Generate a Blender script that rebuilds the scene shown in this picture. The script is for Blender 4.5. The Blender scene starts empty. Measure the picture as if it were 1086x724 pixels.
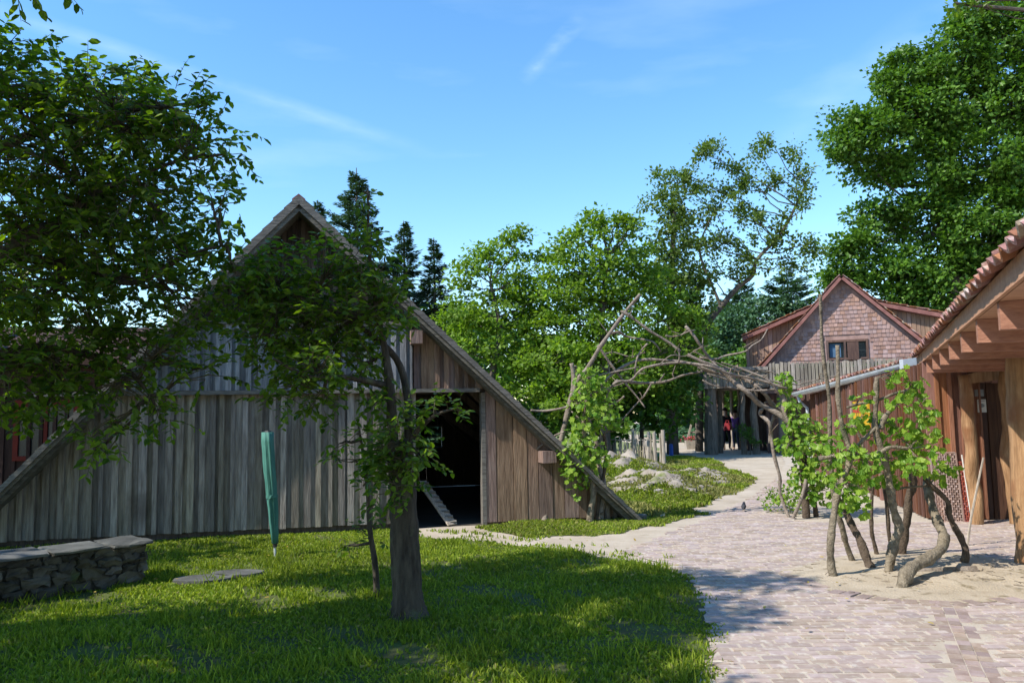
import bpy, math, random
import numpy as np
from mathutils import Vector, Matrix
rad = math.radians
SC = bpy.context.scene
COL = SC.collection

# ------------------------------------------------------------------ camera
FPX = 850.0; EYE = np.array([0.0, 0.0, 1.6]); PITCH = math.atan(78/850); ROLL = rad(1.0)
FW = np.array([0, math.cos(PITCH), math.sin(PITCH)])
_r0 = np.array([1.0, 0, 0]); _u0 = np.array([0, -math.sin(PITCH), math.cos(PITCH)])
RT = _r0*math.cos(ROLL) - _u0*math.sin(ROLL); UP = _u0*math.cos(ROLL) + _r0*math.sin(ROLL)
cam_d = bpy.data.cameras.new('camera'); cam = bpy.data.objects.new('camera', cam_d); COL.objects.link(cam)
cam_d.sensor_width = 36.0; cam_d.lens = 36.0*FPX/1086; cam_d.clip_end = 2000; cam_d.clip_start = 0.05
M = Matrix(((RT[0], UP[0], -FW[0], EYE[0]), (RT[1], UP[1], -FW[1], EYE[1]), (RT[2], UP[2], -FW[2], EYE[2]), (0, 0, 0, 1)))
cam.matrix_world = M
SC.camera = cam

# ------------------------------------------------------------------ sky, sun, exposure
SUN_EL = rad(46.0)
SUN_H = np.array([-0.91, -0.415]); SUN_H /= np.linalg.norm(SUN_H)
SUN = Vector((SUN_H[0]*math.cos(SUN_EL), SUN_H[1]*math.cos(SUN_EL), math.sin(SUN_EL)))
ld = bpy.data.lights.new('sun', 'SUN'); ld.energy = 5.0; ld.angle = rad(0.53); ld.color = (1.0, 0.94, 0.84)
lo = bpy.data.objects.new('sun', ld); COL.objects.link(lo); lo.location = (-8, -6, 20)
lo.rotation_euler = SUN.to_track_quat('Z', 'Y').to_euler()
SC.view_settings.view_transform = 'Standard'; SC.view_settings.look = 'None'
SC.view_settings.exposure = 0.55; SC.view_settings.gamma = 1.0; SC.view_settings.use_curve_mapping = False
SC.cycles.max_bounces = 6; SC.cycles.diffuse_bounces = 3; SC.cycles.transmission_bounces = 4
SC.cycles.transparent_max_bounces = 6; SC.cycles.glossy_bounces = 2

def ray(x, y):
    return FW + RT*(x-543)/FPX + UP*(362-y)/FPX
def at(x, y, Y):
    d = ray(x, y); return EYE + d*(Y/d[1])
def gp(x, y, z=0.0):
    d = ray(x, y); return EYE + d*((z-1.6)/d[2])

w = bpy.data.worlds.new('World'); SC.world = w; w.use_nodes = True
nt = w.node_tree; nt.nodes.clear()
N = nt.nodes.new; L = nt.links.new
sky = N('ShaderNodeTexSky'); sky.sky_type = 'NISHITA'; sky.sun_disc = False
sky.sun_elevation = SUN_EL; sky.sun_rotation = math.atan2(SUN[0], SUN[1])
sky.altitude = 100; sky.air_density = 1.15; sky.dust_density = 0.15; sky.ozone_density = 3.0
hs = N('ShaderNodeHueSaturation'); hs.inputs['Saturation'].default_value = 1.22; hs.inputs['Value'].default_value = 1.28
hs.inputs['Hue'].default_value = 0.498
L(sky.outputs[0], hs.inputs['Color'])
bg = N('ShaderNodeBackground'); bg.inputs['Strength'].default_value = 0.15
geo = N('ShaderNodeTexCoord')
def wmath(op, a, b=None, clamp=False):
    n = N('ShaderNodeMath'); n.operation = op; n.use_clamp = clamp
    for i, v in enumerate((a, b)):
        if v is None: continue
        if isinstance(v, (int, float)): n.inputs[i].default_value = v
        else: L(v, n.inputs[i])
    return n.outputs[0]
def wdot(vec):
    n = N('ShaderNodeVectorMath'); n.operation = 'DOT_PRODUCT'; n.inputs[1].default_value = tuple(vec)
    L(geo.outputs['Generated'], n.inputs[0]); return n.outputs['Value']
def noise_w(scale, detail, stretch):
    mp = N('ShaderNodeMapping'); mp.inputs['Scale'].default_value = stretch
    L(geo.outputs['Generated'], mp.inputs[0])
    n = N('ShaderNodeTexNoise'); n.inputs['Scale'].default_value = scale; n.inputs['Detail'].default_value = detail
    L(mp.outputs[0], n.inputs['Vector']); return n.outputs[0]
def streak(p1, p2, width, fade, amp, nscale):
    a, b = ray(*p1), ray(*p2); a /= np.linalg.norm(a); b /= np.linalg.norm(b)
    n = np.cross(a, b); n /= np.linalg.norm(n); m = (a+b); m /= np.linalg.norm(m); half = a.dot(m)
    d = wmath('ABSOLUTE', wdot(n)); band = wmath('SUBTRACT', 1.0, wmath('DIVIDE', d, width), True)
    along = wmath('SUBTRACT', wdot(m), half - fade); along = wmath('MULTIPLY', along, 1.0/fade, True)
    nz = noise_w(nscale, 4, (1, 1, 2.5)); nz = wmath('MULTIPLY', wmath('SUBTRACT', nz, 0.3, True), 2.0, True)
    return wmath('MULTIPLY', wmath('MULTIPLY', wmath('MULTIPLY', band, along), nz), amp, True)
st1 = streak((-60, -8), (370, 134), 0.012, 0.030, 0.26, 14)
st2 = streak((568, 72), (605, 32), 0.012, 0.0010, 0.26, 34)
st3 = streak((880, 110), (1010, 5), 0.030, 0.01, 0.2, 12)
cir = noise_w(3.0, 6, (1.0, 2.5, 5)); cir = wmath('MULTIPLY', wmath('SUBTRACT', cir, 0.56, True), 0.7, True)
tot = wmath('ADD', wmath('ADD', st1, st2), wmath('ADD', st3, cir), True)
mx = N('ShaderNodeMixRGB'); mx.inputs[2].default_value = (4.6, 5.8, 7.6, 1)
L(tot, mx.inputs[0]); L(hs.outputs[0], mx.inputs[1]); L(mx.outputs[0], bg.inputs['Color'])
out = N('ShaderNodeOutputWorld'); L(bg.outputs[0], out.inputs[0])

# ------------------------------------------------------------------ materials
MATS = {}
def mat(name, c1, c2=None, scale=3.0, stretch=(1, 1, 1), island=0.0, hue=0.0, rough=0.85, bump=0.0, bscale=None,
        spots=None, metal=0.0, spec=0.3, detail=5):
    m = bpy.data.materials.new(name); m.use_nodes = True; t = m.node_tree; t.nodes.clear()
    n = t.nodes.new; l = t.links.new
    o = n('ShaderNodeOutputMaterial'); p = n('ShaderNodeBsdfPrincipled'); l(p.outputs[0], o.inputs[0])
    p.inputs['Roughness'].default_value = rough; p.inputs['Metallic'].default_value = metal
    p.inputs['Specular IOR Level'].default_value = spec
    tc = n('ShaderNodeTexCoord'); mp = n('ShaderNodeMapping'); mp.inputs['Scale'].default_value = stretch
    l(tc.outputs['Object'], mp.inputs[0])
    nz = n('ShaderNodeTexNoise'); nz.inputs['Scale'].default_value = scale; nz.inputs['Detail'].default_value = detail
    nz.inputs['Roughness'].default_value = 0.6
    g = n('ShaderNodeNewGeometry')
    if island:      # every board, stone or leaf samples its own stretch of the noise
        ad = n('ShaderNodeVectorMath'); ad.operation = 'ADD'
        sc = n('ShaderNodeVectorMath'); sc.operation = 'SCALE'; sc.inputs[0].default_value = (37.0, 19.0, 53.0)
        l(g.outputs['Random Per Island'], sc.inputs['Scale']); l(mp.outputs[0], ad.inputs[0]); l(sc.outputs[0], ad.inputs[1])
        l(ad.outputs[0], nz.inputs['Vector'])
    else:
        l(mp.outputs[0], nz.inputs['Vector'])
    rp = n('ShaderNodeValToRGB'); rp.color_ramp.elements[0].position = 0.32; rp.color_ramp.elements[1].position = 0.68
    c2 = c2 or tuple(x*0.7 for x in c1)
    rp.color_ramp.elements[0].color = (*c1, 1); rp.color_ramp.elements[1].color = (*c2, 1)
    l(nz.outputs[0], rp.inputs[0]); colr = rp.outputs[0]
    if spots:
        nz3 = n('ShaderNodeTexNoise'); nz3.inputs['Scale'].default_value = spots[1]; nz3.inputs['Detail'].default_value = 4
        l(tc.outputs['Object'], nz3.inputs['Vector'])
        r3 = n('ShaderNodeValToRGB'); r3.color_ramp.elements[0].position = spots[2]; r3.color_ramp.elements[1].position = spots[2]+0.12
        l(nz3.outputs[0], r3.inputs[0]); mm = n('ShaderNodeMixRGB'); mm.inputs[2].default_value = (*spots[0], 1)
        l(r3.outputs[0], mm.inputs[0]); l(colr, mm.inputs[1]); colr = mm.outputs[0]
    if island:
        h = n('ShaderNodeHueSaturation'); l(colr, h.inputs['Color'])
        mr = n('ShaderNodeMapRange'); mr.inputs['To Min'].default_value = 1-island; mr.inputs['To Max'].default_value = 1+island
        l(g.outputs['Random Per Island'], mr.inputs['Value']); l(mr.outputs[0], h.inputs['Value'])
        if hue:
            wn = n('ShaderNodeTexWhiteNoise'); wn.noise_dimensions = '1D'; l(g.outputs['Random Per Island'], wn.inputs['W'])
            mh = n('ShaderNodeMapRange'); mh.inputs['To Min'].default_value = 0.5-hue; mh.inputs['To Max'].default_value = 0.5+hue
            l(wn.outputs['Value'], mh.inputs['Value']); l(mh.outputs[0], h.inputs['Hue'])
            ms = n('ShaderNodeMapRange'); ms.inputs['To Min'].default_value = 0.7; ms.inputs['To Max'].default_value = 1.2
            l(wn.outputs['Value'], ms.inputs['Value']); l(ms.outputs[0], h.inputs['Saturation'])
        colr = h.outputs[0]
    l(colr, p.inputs['Base Color'])
    if bump:
        b = n('ShaderNodeBump'); b.inputs['Strength'].default_value = bump; b.inputs['Distance'].default_value = 0.02
        nz2 = n('ShaderNodeTexNoise'); nz2.inputs['Scale'].default_value = bscale or scale*3; nz2.inputs['Detail'].default_value = 6
        l(mp.outputs[0], nz2.inputs['Vector']); l(nz2.outputs[0], b.inputs['Height']); l(b.outputs[0], p.inputs['Normal'])
    MATS[name] = m; return m

def leafmat(name, c1, c2, trans=0.35, tcol=None, rough=0.45):
    m = bpy.data.materials.new(name); m.use_nodes = True; t = m.node_tree; t.nodes.clear()
    n = t.nodes.new; l = t.links.new
    o = n('ShaderNodeOutputMaterial'); p = n('ShaderNodeBsdfPrincipled'); tr = n('ShaderNodeBsdfTranslucent'); mix = n('ShaderNodeMixShader')
    mix.inputs[0].default_value = trans; l(p.outputs[0], mix.inputs[1]); l(tr.outputs[0], mix.inputs[2]); l(mix.outputs[0], o.inputs[0])
    p.inputs['Roughness'].default_value = rough; p.inputs['Specular IOR Level'].default_value = 0.28
    g = n('ShaderNodeNewGeometry'); rp = n('ShaderNodeValToRGB')
    rp.color_ramp.elements[0].color = (*c1, 1); rp.color_ramp.elements[1].color = (*c2, 1)
    l(g.outputs['Random Per Island'], rp.inputs[0])
    tc = n('ShaderNodeTexCoord'); nz = n('ShaderNodeTexNoise'); nz.inputs['Scale'].default_value = 0.5
    l(tc.outputs['Object'], nz.inputs['Vector'])
    h = n('ShaderNodeHueSaturation'); mr = n('ShaderNodeMapRange'); mr.inputs['From Min'].default_value = .3; mr.inputs['From Max'].default_value = .7
    mr.inputs['To Min'].default_value = 0.8; mr.inputs['To Max'].default_value = 1.2
    l(nz.outputs[0], mr.inputs['Value']); l(mr.outputs[0], h.inputs['Value']); l(rp.outputs[0], h.inputs['Color'])
    l(h.outputs[0], p.inputs['Base Color'])
    mm = n('ShaderNodeMixRGB'); mm.blend_type = 'MULTIPLY'; mm.inputs[0].default_value = 1
    mm.inputs[2].default_value = (*(tcol or (1.5, 1.6, 0.5)), 1); l(h.outputs[0], mm.inputs[1]); l(mm.outputs[0], tr.inputs['Color'])
    MATS[name] = m; return m

BZ = (14, 14, 1.2)     # grain runs up the board
mat('barn_grey', (.125, .100, .080), (.30, .26, .215), 2.2, BZ, .34, .015, .9, .5, spots=((.11, .085, .065), 1.3, .60))
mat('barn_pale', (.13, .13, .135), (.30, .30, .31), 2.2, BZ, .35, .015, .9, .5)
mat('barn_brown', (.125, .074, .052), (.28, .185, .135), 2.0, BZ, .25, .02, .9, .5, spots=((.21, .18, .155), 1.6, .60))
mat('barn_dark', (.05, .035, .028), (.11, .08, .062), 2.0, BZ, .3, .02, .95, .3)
mat('barn_roofboard', (.07, .063, .052), (.17, .158, .135), 3, (2, 10, 10), .3, .01, .95, .5)
mat('verge_grey', (.085, .075, .062), (.20, .182, .155), 3, (1.5, 12, 12), .2, .01, .95, .5)
mat('red_paint', (.17, .022, .012), (.12, .018, .012), 4, (1, 1, 1), .15)
mat('shed_wall', (.035, .016, .012), (.06, .03, .022), 3, BZ, .2)
mat('stone', (.04, .036, .03), (.115, .105, .09), 5, (1, 1, 1), .35, .02, .95, .7, spots=((.06, .08, .03), 4, .6))
mat('slab', (.045, .045, .04), (.12, .12, .11), 4, (1, 1, 1), .2, .01, .9, .5)
mat('rubble', (.18, .155, .13), (.34, .31, .28), 7, (1, 1, 1), .35, .02, .95, .5)
mat('bark', (.028, .022, .017), (.095, .078, .058), 6, (3, 3, .7), 0, 0, .95, 1.0, 14, spots=((.09, .10, .05), 5, .58))
mat('bark_far', (.06, .05, .04), (.13, .11, .09), 3, (2, 2, .6), 0, 0, .95, .5)
mat('red_brown', (.10, .045, .03), (.16, .08, .05), 4)
mat('twig', (.07, .055, .035), (.12, .10, .06), 8)
mat('vine_wood', (.09, .072, .05), (.27, .225, .165), 9, (2, 2, 2), 0, 0, .95, .9, 30, spots=((.10, .10, .06), 4, .6))
mat('dead_branch', (.12, .09, .062), (.28, .225, .17), 7, (2, 2, 2), .15, .01, .9, .7, 25)
mat('vine_wood_dark', (.05, .035, .025), (.12, .09, .065), 8, (2, 2, 2), 0, 0, .95, .8, 25)
mat('parasol_cloth', (.032, .125, .10), (.065, .20, .165), 4, (3, 3, .6), 0, 0, .75, .3)
mat('dark_plastic', (.02, .02, .02), (.04, .04, .04), 4, rough=.6)
mat('grey_metal', (.40, .43, .46), (.58, .62, .66), 3, (1, 1, 1), 0, 0, .45, .1, metal=.25)
mat('log_wood', (.18, .095, .042), (.40, .24, .125), 2.6, (7, 7, .7), 0, 0, .85, .9, 7, spots=((.22, .10, .045), 2.0, .58))
mat('joist_wood', (.25, .090, .032), (.37, .150, .058), 3, (3, 3, 10), .14, .01, .7, .3)
mat('soffit_wood', (.36, .155, .050), (.48, .235, .085), 2.5, (1, 8, 8), .15, .01, .7, .2)
mat('hut_board', (.17, .068, .040), (.28, .125, .075), 2.2, BZ, .25, .015, .8, .4, spots=((.30, .22, .16), 1.5, .62))
mat('hut_red', (.085, .036, .022), (.16, .068, .04), 2.2, BZ, .2, .01, .85, .3)
mat('door_dark', (.055, .025, .018), (.10, .05, .032), 2.2, BZ, .2, .01, .8, .3)
mat('tile_red', (.17, .065, .045), (.32, .15, .11), 5, (1, 1, 1), .3, .02, .85, .5, 30, spots=((.38, .31, .255), 6, .53))
mat('verge_red', (.15, .045, .032), (.24, .085, .06), 4, (1, 1, 1), .15, .01, .8)
mat('gable_pink', (.19, .115, .10), (.36, .235, .21), 2.2, (1, 1, 1), .09, .015, .9, .5, 12)  # dark mottling in the colour stands in for dappled tree shade
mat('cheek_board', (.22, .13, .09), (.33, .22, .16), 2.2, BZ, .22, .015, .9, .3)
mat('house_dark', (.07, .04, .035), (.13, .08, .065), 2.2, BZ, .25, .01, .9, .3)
mat('fence_grey', (.13, .112, .09), (.27, .24, .205), 3, BZ, .35, .02, .95, .4)
mat('deck_post', (.07, .06, .045), (.17, .15, .12), 3, (6, 6, 1), .2, .01, .95, .7)
mat('stake', (.22, .18, .13), (.42, .36, .27), 3, BZ, .35, .02, .95, .4)
mat('glass_dark', (.015, .02, .025), (.02, .03, .035), 1, rough=.25, spec=.4)
mat('curtain_blue', (.08, .15, .24), (.05, .10, .17), 5, rough=.8)
mat('weave', (.22, .14, .115), (.36, .27, .24), 8, (1, 1, 1), .3, .01, .9)
mat('weave_red', (.22, .05, .04), (.30, .09, .07), 8, (1, 1, 1), .2, .01, .9)
mat('yellow_sign', (.60, .36, .02), (.50, .28, .02), 2, rough=.5)
mat('sign_red', (.45, .07, .03), (.35, .05, .03), 2, rough=.5)
mat('notice_white', (.62, .62, .58), (.50, .50, .46), 6, rough=.5)
mat('notice_grey', (.16, .18, .18), (.26, .28, .28), 12, rough=.5)
mat('skin', (.55, .34, .25), (.50, .30, .22), 4, rough=.6)
mat('cloth_dark', (.02, .022, .035), (.035, .035, .05), 5)
mat('cloth_red', (.50, .06, .08), (.40, .05, .06), 5)
mat('cloth_purple', (.20, .10, .36), (.15, .08, .28), 5)
mat('cloth_jeans', (.05, .07, .13), (.08, .10, .17), 5)
mat('hair', (.02, .013, .01), (.05, .03, .02), 8)
mat('flower_red', (.60, .04, .08), (.50, .10, .16), 8, island=.3)
mat('trough', (.42, .38, .33), (.30, .27, .23), 5)
mat('blue_plastic', (.02, .09, .42), (.02, .07, .34), 2, rough=.45)
mat('pale_pole', (.62, .60, .55), (.50, .47, .42), 5)
mat('feather', (.03, .03, .035), (.06, .06, .07), 10)
mat('beak', (.35, .22, .05), (.30, .18, .04), 10)
mat('brick', (.30, .225, .195), (.385, .31, .275), 14, (1, 1, 1), .17, .025, .92, .15, 60, spots=((.45, .395, .345), 16, .56), detail=8)
mat('brick_edge', (.24, .17, .145), (.33, .26, .23), 9, (1, 1, 1), .2, .03, .92, .3, 60)
leafmat('apple_leaf', (.034, .080, .010), (.165, .25, .028), .44, (1.8, 2.0, .35), .42)
leafmat('vine_leaf', (.09, .21, .02), (.30, .42, .06), .45)
leafmat('robinia_leaf', (.095, .18, .020), (.185, .285, .036), .46)
leafmat('tall_leaf', (.070, .125, .022), (.13, .195, .04), .36)
leafmat('yew_leaf', (.050, .095, .012), (.10, .155, .024), .22)
leafmat('oak_leaf', (.045, .115, .014), (.115, .22, .028), .32)
leafmat('fir_leaf', (.030, .070, .036), (.060, .115, .055), .15)
leafmat('cedar_leaf', (.045, .105, .055), (.085, .17, .085), .2)
leafmat('bush_leaf', (.030, .085, .010), (.085, .18, .022), .3)
leafmat('grass_blade', (.085, .155, .010), (.30, .37, .035), .38, (1.4, 1.4, .5), .6)
leafmat('dead_leaf', (.30, .20, .04), (.42, .36, .08), .2, (1, 1, 1), .7)
leafmat('grass_dry', (.12, .15, .03), (.26, .25, .08), .3, (1.2, 1.2, .6), .7)
mat('lawn_soil', (.085, .115, .022), (.060, .062, .024), 3.2, (1, 1, 1), 0, 0, 1, .6, 40, spots=((.14, .12, .06), 1.4, .66))
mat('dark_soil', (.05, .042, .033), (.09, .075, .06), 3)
mat('bank_soil', (.12, .16, .05), (.26, .26, .14), 1.6, (1, 1, 1), 0, 0, 1, .7, 30, spots=((.10, .16, .035), 2.6, .50), detail=10)
mat('sand', (.34, .285, .22), (.46, .40, .325), 1.7, (1, 1, 1), 0, 0, 1, .5, 60, spots=((.28, .235, .17), 5, .60), detail=10)
mat('bed_sand', (.33, .27, .195), (.44, .37, .28), 2.6, (1, 1, 1), 0, 0, 1, .7, 50, spots=((.20, .16, .10), 7, .58), detail=10)
mat('mound_soil', (.20, .165, .13), (.34, .30, .25), 3, (1, 1, 1), 0, 0, 1, .9, 18, spots=((.14, .16, .05), 2.2, .57), detail=10)
mat('joint_sand', (.36, .31, .25), (.46, .405, .34), 3, (1, 1, 1), 0, 0, 1, .4, 80, detail=10)

# ------------------------------------------------------------------ object helpers
def props(o, label=None, cat=None, group=None, kind=None):
    if label: o['label'] = label
    if cat: o['category'] = cat
    if group: o['group'] = group
    if kind: o['kind'] = kind
    return o
def thing(name, label, cat, loc, rz=0.0, group=None):
    o = bpy.data.objects.new(name, None); COL.objects.link(o); o.empty_display_size = .2
    o.matrix_world = Matrix.Translation(Vector(loc)) @ Matrix.Rotation(rz, 4, 'Z')
    return props(o, label, cat, group)

class MB:
    """collects verts (world space) and faces"""
    def __init__(s): s.v = []; s.f = []; s.n = 0
    def add(s, verts, faces):
        verts = np.asarray(verts, dtype=float).reshape(-1, 3)
        s.v.append(verts); s.f.extend([tuple(i+s.n for i in f) for f in faces]); s.n += len(verts)
    def box8(s, c):      # 8 corners: bottom loop 0-3, top loop 4-7
        s.add(c, [(3, 2, 1, 0), (4, 5, 6, 7), (0, 1, 5, 4), (1, 2, 6, 5), (2, 3, 7, 6), (3, 0, 4, 7)])
    def box(s, lo_, hi_, fr=None):
        x0, y0, z0 = lo_; x1, y1, z1 = hi_
        c = [(x0, y0, z0), (x1, y0, z0), (x1, y1, z0), (x0, y1, z0), (x0, y0, z1), (x1, y0, z1), (x1, y1, z1), (x0, y1, z1)]
        s.box8([fr(p) for p in c] if fr else c)
    def bar(s, a, b, wd, ht, up=(0, 0, 1)):   # rectangular bar from a to b
        a, b, up = np.array(a, float), np.array(b, float), np.array(up, float)
        d = b-a; d /= np.linalg.norm(d); sd = np.cross(d, up); sd /= np.linalg.norm(sd); u = np.cross(sd, d)
        sd = sd*wd/2; u = u*ht/2
        s.box8([a-sd-u, a+sd-u, b+sd-u, b-sd-u, a-sd+u, a+sd+u, b+sd+u, b-sd+u])
    def tube(s, pts, radii, n=8, wob=0.0, rng=None, cap=True):
        pts = np.array(pts, float); k = len(pts); vs = []
        ref = np.array([.31, .22, .92]) if abs((pts[-1]-pts[0])[2]) < .7*np.linalg.norm(pts[-1]-pts[0]) else np.array([.9, .3, .1])
        for i in range(k):
            t = pts[min(i+1, k-1)] - pts[max(i-1, 0)]; t /= (np.linalg.norm(t)+1e-9)
            a = np.cross(t, ref); a /= np.linalg.norm(a); b = np.cross(t, a)
            for j in range(n):
                th = 2*math.pi*j/n
                r = radii[i]*(1 + (rng.uniform(-wob, wob) if wob else 0))
                vs.append(pts[i] + r*(math.cos(th)*a + math.sin(th)*b))
        fs = [(i*n+j, i*n+(j+1) % n, (i+1)*n+(j+1) % n, (i+1)*n+j) for i in range(k-1) for j in range(n)]
        if cap: fs += [tuple(range(n-1, -1, -1)), tuple(range((k-1)*n, k*n))]
        s.add(vs, fs)
    def prism(s, poly, depth):               # planar polygon extruded by the vector depth
        p = np.array(poly, float); q = p + np.array(depth, float); n = len(p)
        fs = [tuple(range(n)), tuple(range(2*n-1, n-1, -1))] + [(i, i+n, (i+1) % n+n, (i+1) % n) for i in range(n)]
        s.add(np.vstack([p, q]), [tuple(reversed(f)) for f in fs])
    def build(s, name, m, parent=None, smooth=False, origin=None):
        v = np.vstack(s.v); me = bpy.data.meshes.new(name); o = bpy.data.objects.new(name, me); COL.objects.link(o)
        if parent is not None:
            inv = parent.matrix_world.inverted() if parent.parent is None else (parent.parent.matrix_world @ parent.matrix_basis).inverted()
            A = np.array(inv); v = v @ A[:3, :3].T + A[:3, 3]; o.parent = parent
        elif origin is not None:
            v = v - np.array(origin); o.location = origin
        me.from_pydata(v.tolist(), [], s.f); me.materials.append(MATS[m] if isinstance(m, str) else m); me.update()
        import bmesh
        bm = bmesh.new(); bm.from_mesh(me); bmesh.ops.recalc_face_normals(bm, faces=bm.faces); bm.to_mesh(me); bm.free()
        if smooth:
            me.polygons.foreach_set('use_smooth', [True]*len(me.polygons))
        return o
def bulk(name, verts, nper, faces_t, m, parent=None, origin=None):
    """many copies of one small template: verts (N*nper,3)"""
    v = np.asarray(verts, dtype=np.float64).reshape(-1, 3); cnt = len(v)//nper
    me = bpy.data.meshes.new(name); o = bpy.data.objects.new(name, me); COL.objects.link(o)
    if parent is not None:
        A = np.array(parent.matrix_world.inverted()); v = v @ A[:3, :3].T + A[:3, 3]; o.parent = parent
    elif origin is not None:
        v = v - np.array(origin); o.location = origin
    loops = np.concatenate([np.array(f) for f in faces_t]); ln = np.array([len(f) for f in faces_t])
    al = (loops[None, :] + (np.arange(cnt)*nper)[:, None]).ravel()
    tl = np.tile(ln, cnt); st = np.concatenate([[0], np.cumsum(tl)[:-1]])
    me.vertices.add(len(v)); me.vertices.foreach_set('co', v.ravel().astype(np.float32))
    me.loops.add(len(al)); me.loops.foreach_set('vertex_index', al.astype(np.int32))
    me.polygons.add(len(tl)); me.polygons.foreach_set('loop_start', st.astype(np.int32))
    me.materials.append(MATS[m] if isinstance(m, str) else m); me.polygons.foreach_set('use_smooth', np.zeros(len(tl), dtype=bool)); me.update(calc_edges=True); me.validate()
    return o

LEAF6 = (np.array([(0, 0, 0), (.26, .30, .06), (.22, .70, .04), (0, 1, -.05), (-.22, .70, .04), (-.26, .30, .06)]), [(0, 1, 2, 3), (0, 3, 4, 5)])
LEAF4 = (np.array([(0, 0, 0), (.36, .5, .10), (0, 1, 0), (-.36, .5, .10)]), [(0, 1, 2), (0, 2, 3)])
NEEDLE = (np.array([(0, 0, 0), (.20, .45, .0), (0, 1, -.05), (-.16, .45, .0)]), [(0, 1, 2, 3)])
_vl = [(0, 0, 0)]
for _k in range(11):
    _a = rad(-150 + 30*_k); _r = .62 if _k % 2 == 0 else .44
    if _k in (0, 10): _r = .5
    _vl.append((_r*math.sin(_a), .42+_r*math.cos(_a), .07*(1-(_k % 2)*2)))
VINEL = (np.array(_vl), [(0, i, i+1) for i in range(1, 11)])
def leaves(name, pos, dirs, nrm, size, tmpl, m, parent=None, origin=None):
    T, F = tmpl
    pos = np.asarray(pos); d = np.asarray(dirs, float); d /= np.linalg.norm(d, axis=1)[:, None]+1e-9
    x = np.cross(d, nrm); x /= np.linalg.norm(x, axis=1)[:, None]+1e-9; z = np.cross(x, d)
    V = pos[:, None, :] + size[:, None, None]*(T[None, :, 0, None]*x[:, None, :] + T[None, :, 1, None]*d[:, None, :] + T[None, :, 2, None]*z[:, None, :])
    return bulk(name, V.reshape(-1, 3), len(T), F, m, parent, origin)

def wander(a, b, rng, k=6, amp=.08, sag=0.0):
    a, b = np.array(a, float), np.array(b, float); Ln = np.linalg.norm(b-a); P = []
    off = np.zeros(3)
    for i in range(k+1):
        t = i/k; env = math.sin(math.pi*t)
        off = off*.5 + rng.normal(0, amp*Ln, 3)*.6
        P.append(a+(b-a)*t + off*env + np.array([0, 0, sag*Ln*env]))
    return P
def smooth_path(pts, sub=3):
    P = [np.array(p, float) for p in pts]; o = []
    for i in range(len(P)-1):
        p0 = P[max(i-1, 0)]; p1 = P[i]; p2 = P[i+1]; p3 = P[min(i+2, len(P)-1)]
        for j in range(sub):
            t = j/sub; o.append(.5*((2*p1)+(-p0+p2)*t+(2*p0-5*p1+4*p2-p3)*t*t+(-p0+3*p1-3*p2+p3)*t**3))
    o.append(P[-1]); return o

# ------------------------------------------------------------------ ground
def ground_poly(name, pts, z, m, kind='structure', rag=0.0, seed=1):
    """flat sheet with a slightly ragged edge"""
    rng = np.random.default_rng(seed); P = []
    for i in range(len(pts)):
        a, b = np.array(pts[i][:2]), np.array(pts[(i+1) % len(pts)][:2]); n = max(1, int(np.linalg.norm(b-a)/.15)) if rag else 1
        n = min(n, 80)
        for j in range(n):
            q = a+(b-a)*j/n
            P.append(q + (rng.normal(0, rag, 2) if rag and j else 0))
    me = bpy.data.meshes.new(name); o = bpy.data.objects.new(name, me); COL.objects.link(o)
    me.from_pydata([(p[0], p[1], z) for p in P], [], [tuple(range(len(P)))]); me.materials.append(MATS[m]); me.update()
    if me.polygons[0].normal.z < 0: me.flip_normals()
    return props(o, kind=kind)
def G(*pp): return [gp(x, y)[:2] for x, y in pp]
def inside(P, poly):
    x, y = P[:, 0], P[:, 1]; r = np.zeros(len(P), bool); n = len(poly)
    for i in range(n):
        x0, y0 = poly[i][:2]; x1, y1 = poly[(i+1) % n][:2]
        c = ((y0 > y) != (y1 > y)) & (x < (x1-x0)*(y-y0)/((y1-y0) if y1 != y0 else 1e-9)+x0); r ^= c
    return r

me = bpy.data.meshes.new('ground'); gr = bpy.data.objects.new('ground', me); COL.objects.link(gr)
me.from_pydata([(-400, -100, 0), (400, -100, 0), (400, 700, 0), (-400, 700, 0)], [], [(0, 1, 2, 3)]); me.materials.append(MATS['sand'])
props(gr, kind='structure')

lawn_poly = G((445, 571), (520, 575), (575, 582), (650, 592), (705, 603), (735, 618), (745, 640), (752, 665), (757, 690), (742, 724)) + \
    [np.array([.9, 3.2]), np.array([.8, -1]), np.array([-12, -1]), np.array([-12, 9.0])] + G((0, 576), (200, 570), (330, 565), (436, 560))
ground_poly('lawn', lawn_poly, .006, 'lawn_soil', rag=.06)
ground_poly('field', [(-60, 26.5), (2.6, 26.5), (5.5, 30), (6.6, 36), (5.5, 60), (90, 60), (90, 120), (-90, 120)], .005, 'bank_soil')
strip_poly = G((512, 562), (545, 550), (640, 554), (690, 548), (780, 522), (800, 512), (770, 500), (725, 497), (760, 491), (740, 484), (700, 484), (655, 495),
               (640, 520), (690, 545), (740, 545), (700, 556), (640, 567), (560, 569))
bank_poly = G((640, 548), (690, 548), (740, 537), (792, 517), (798, 508), (770, 498), (760, 490), (735, 485), (640, 488), (560, 500), (640, 530))
base_poly = G((510, 560), (560, 552), (640, 552), (700, 548), (735, 541), (745, 545), (700, 556), (650, 566), (560, 570))
ground_poly('grass_bank', bank_poly, .004, 'bank_soil', rag=.05, seed=2)
ground_poly('grass_verge', base_poly, .008, 'lawn_soil', rag=.03, seed=3)
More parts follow.
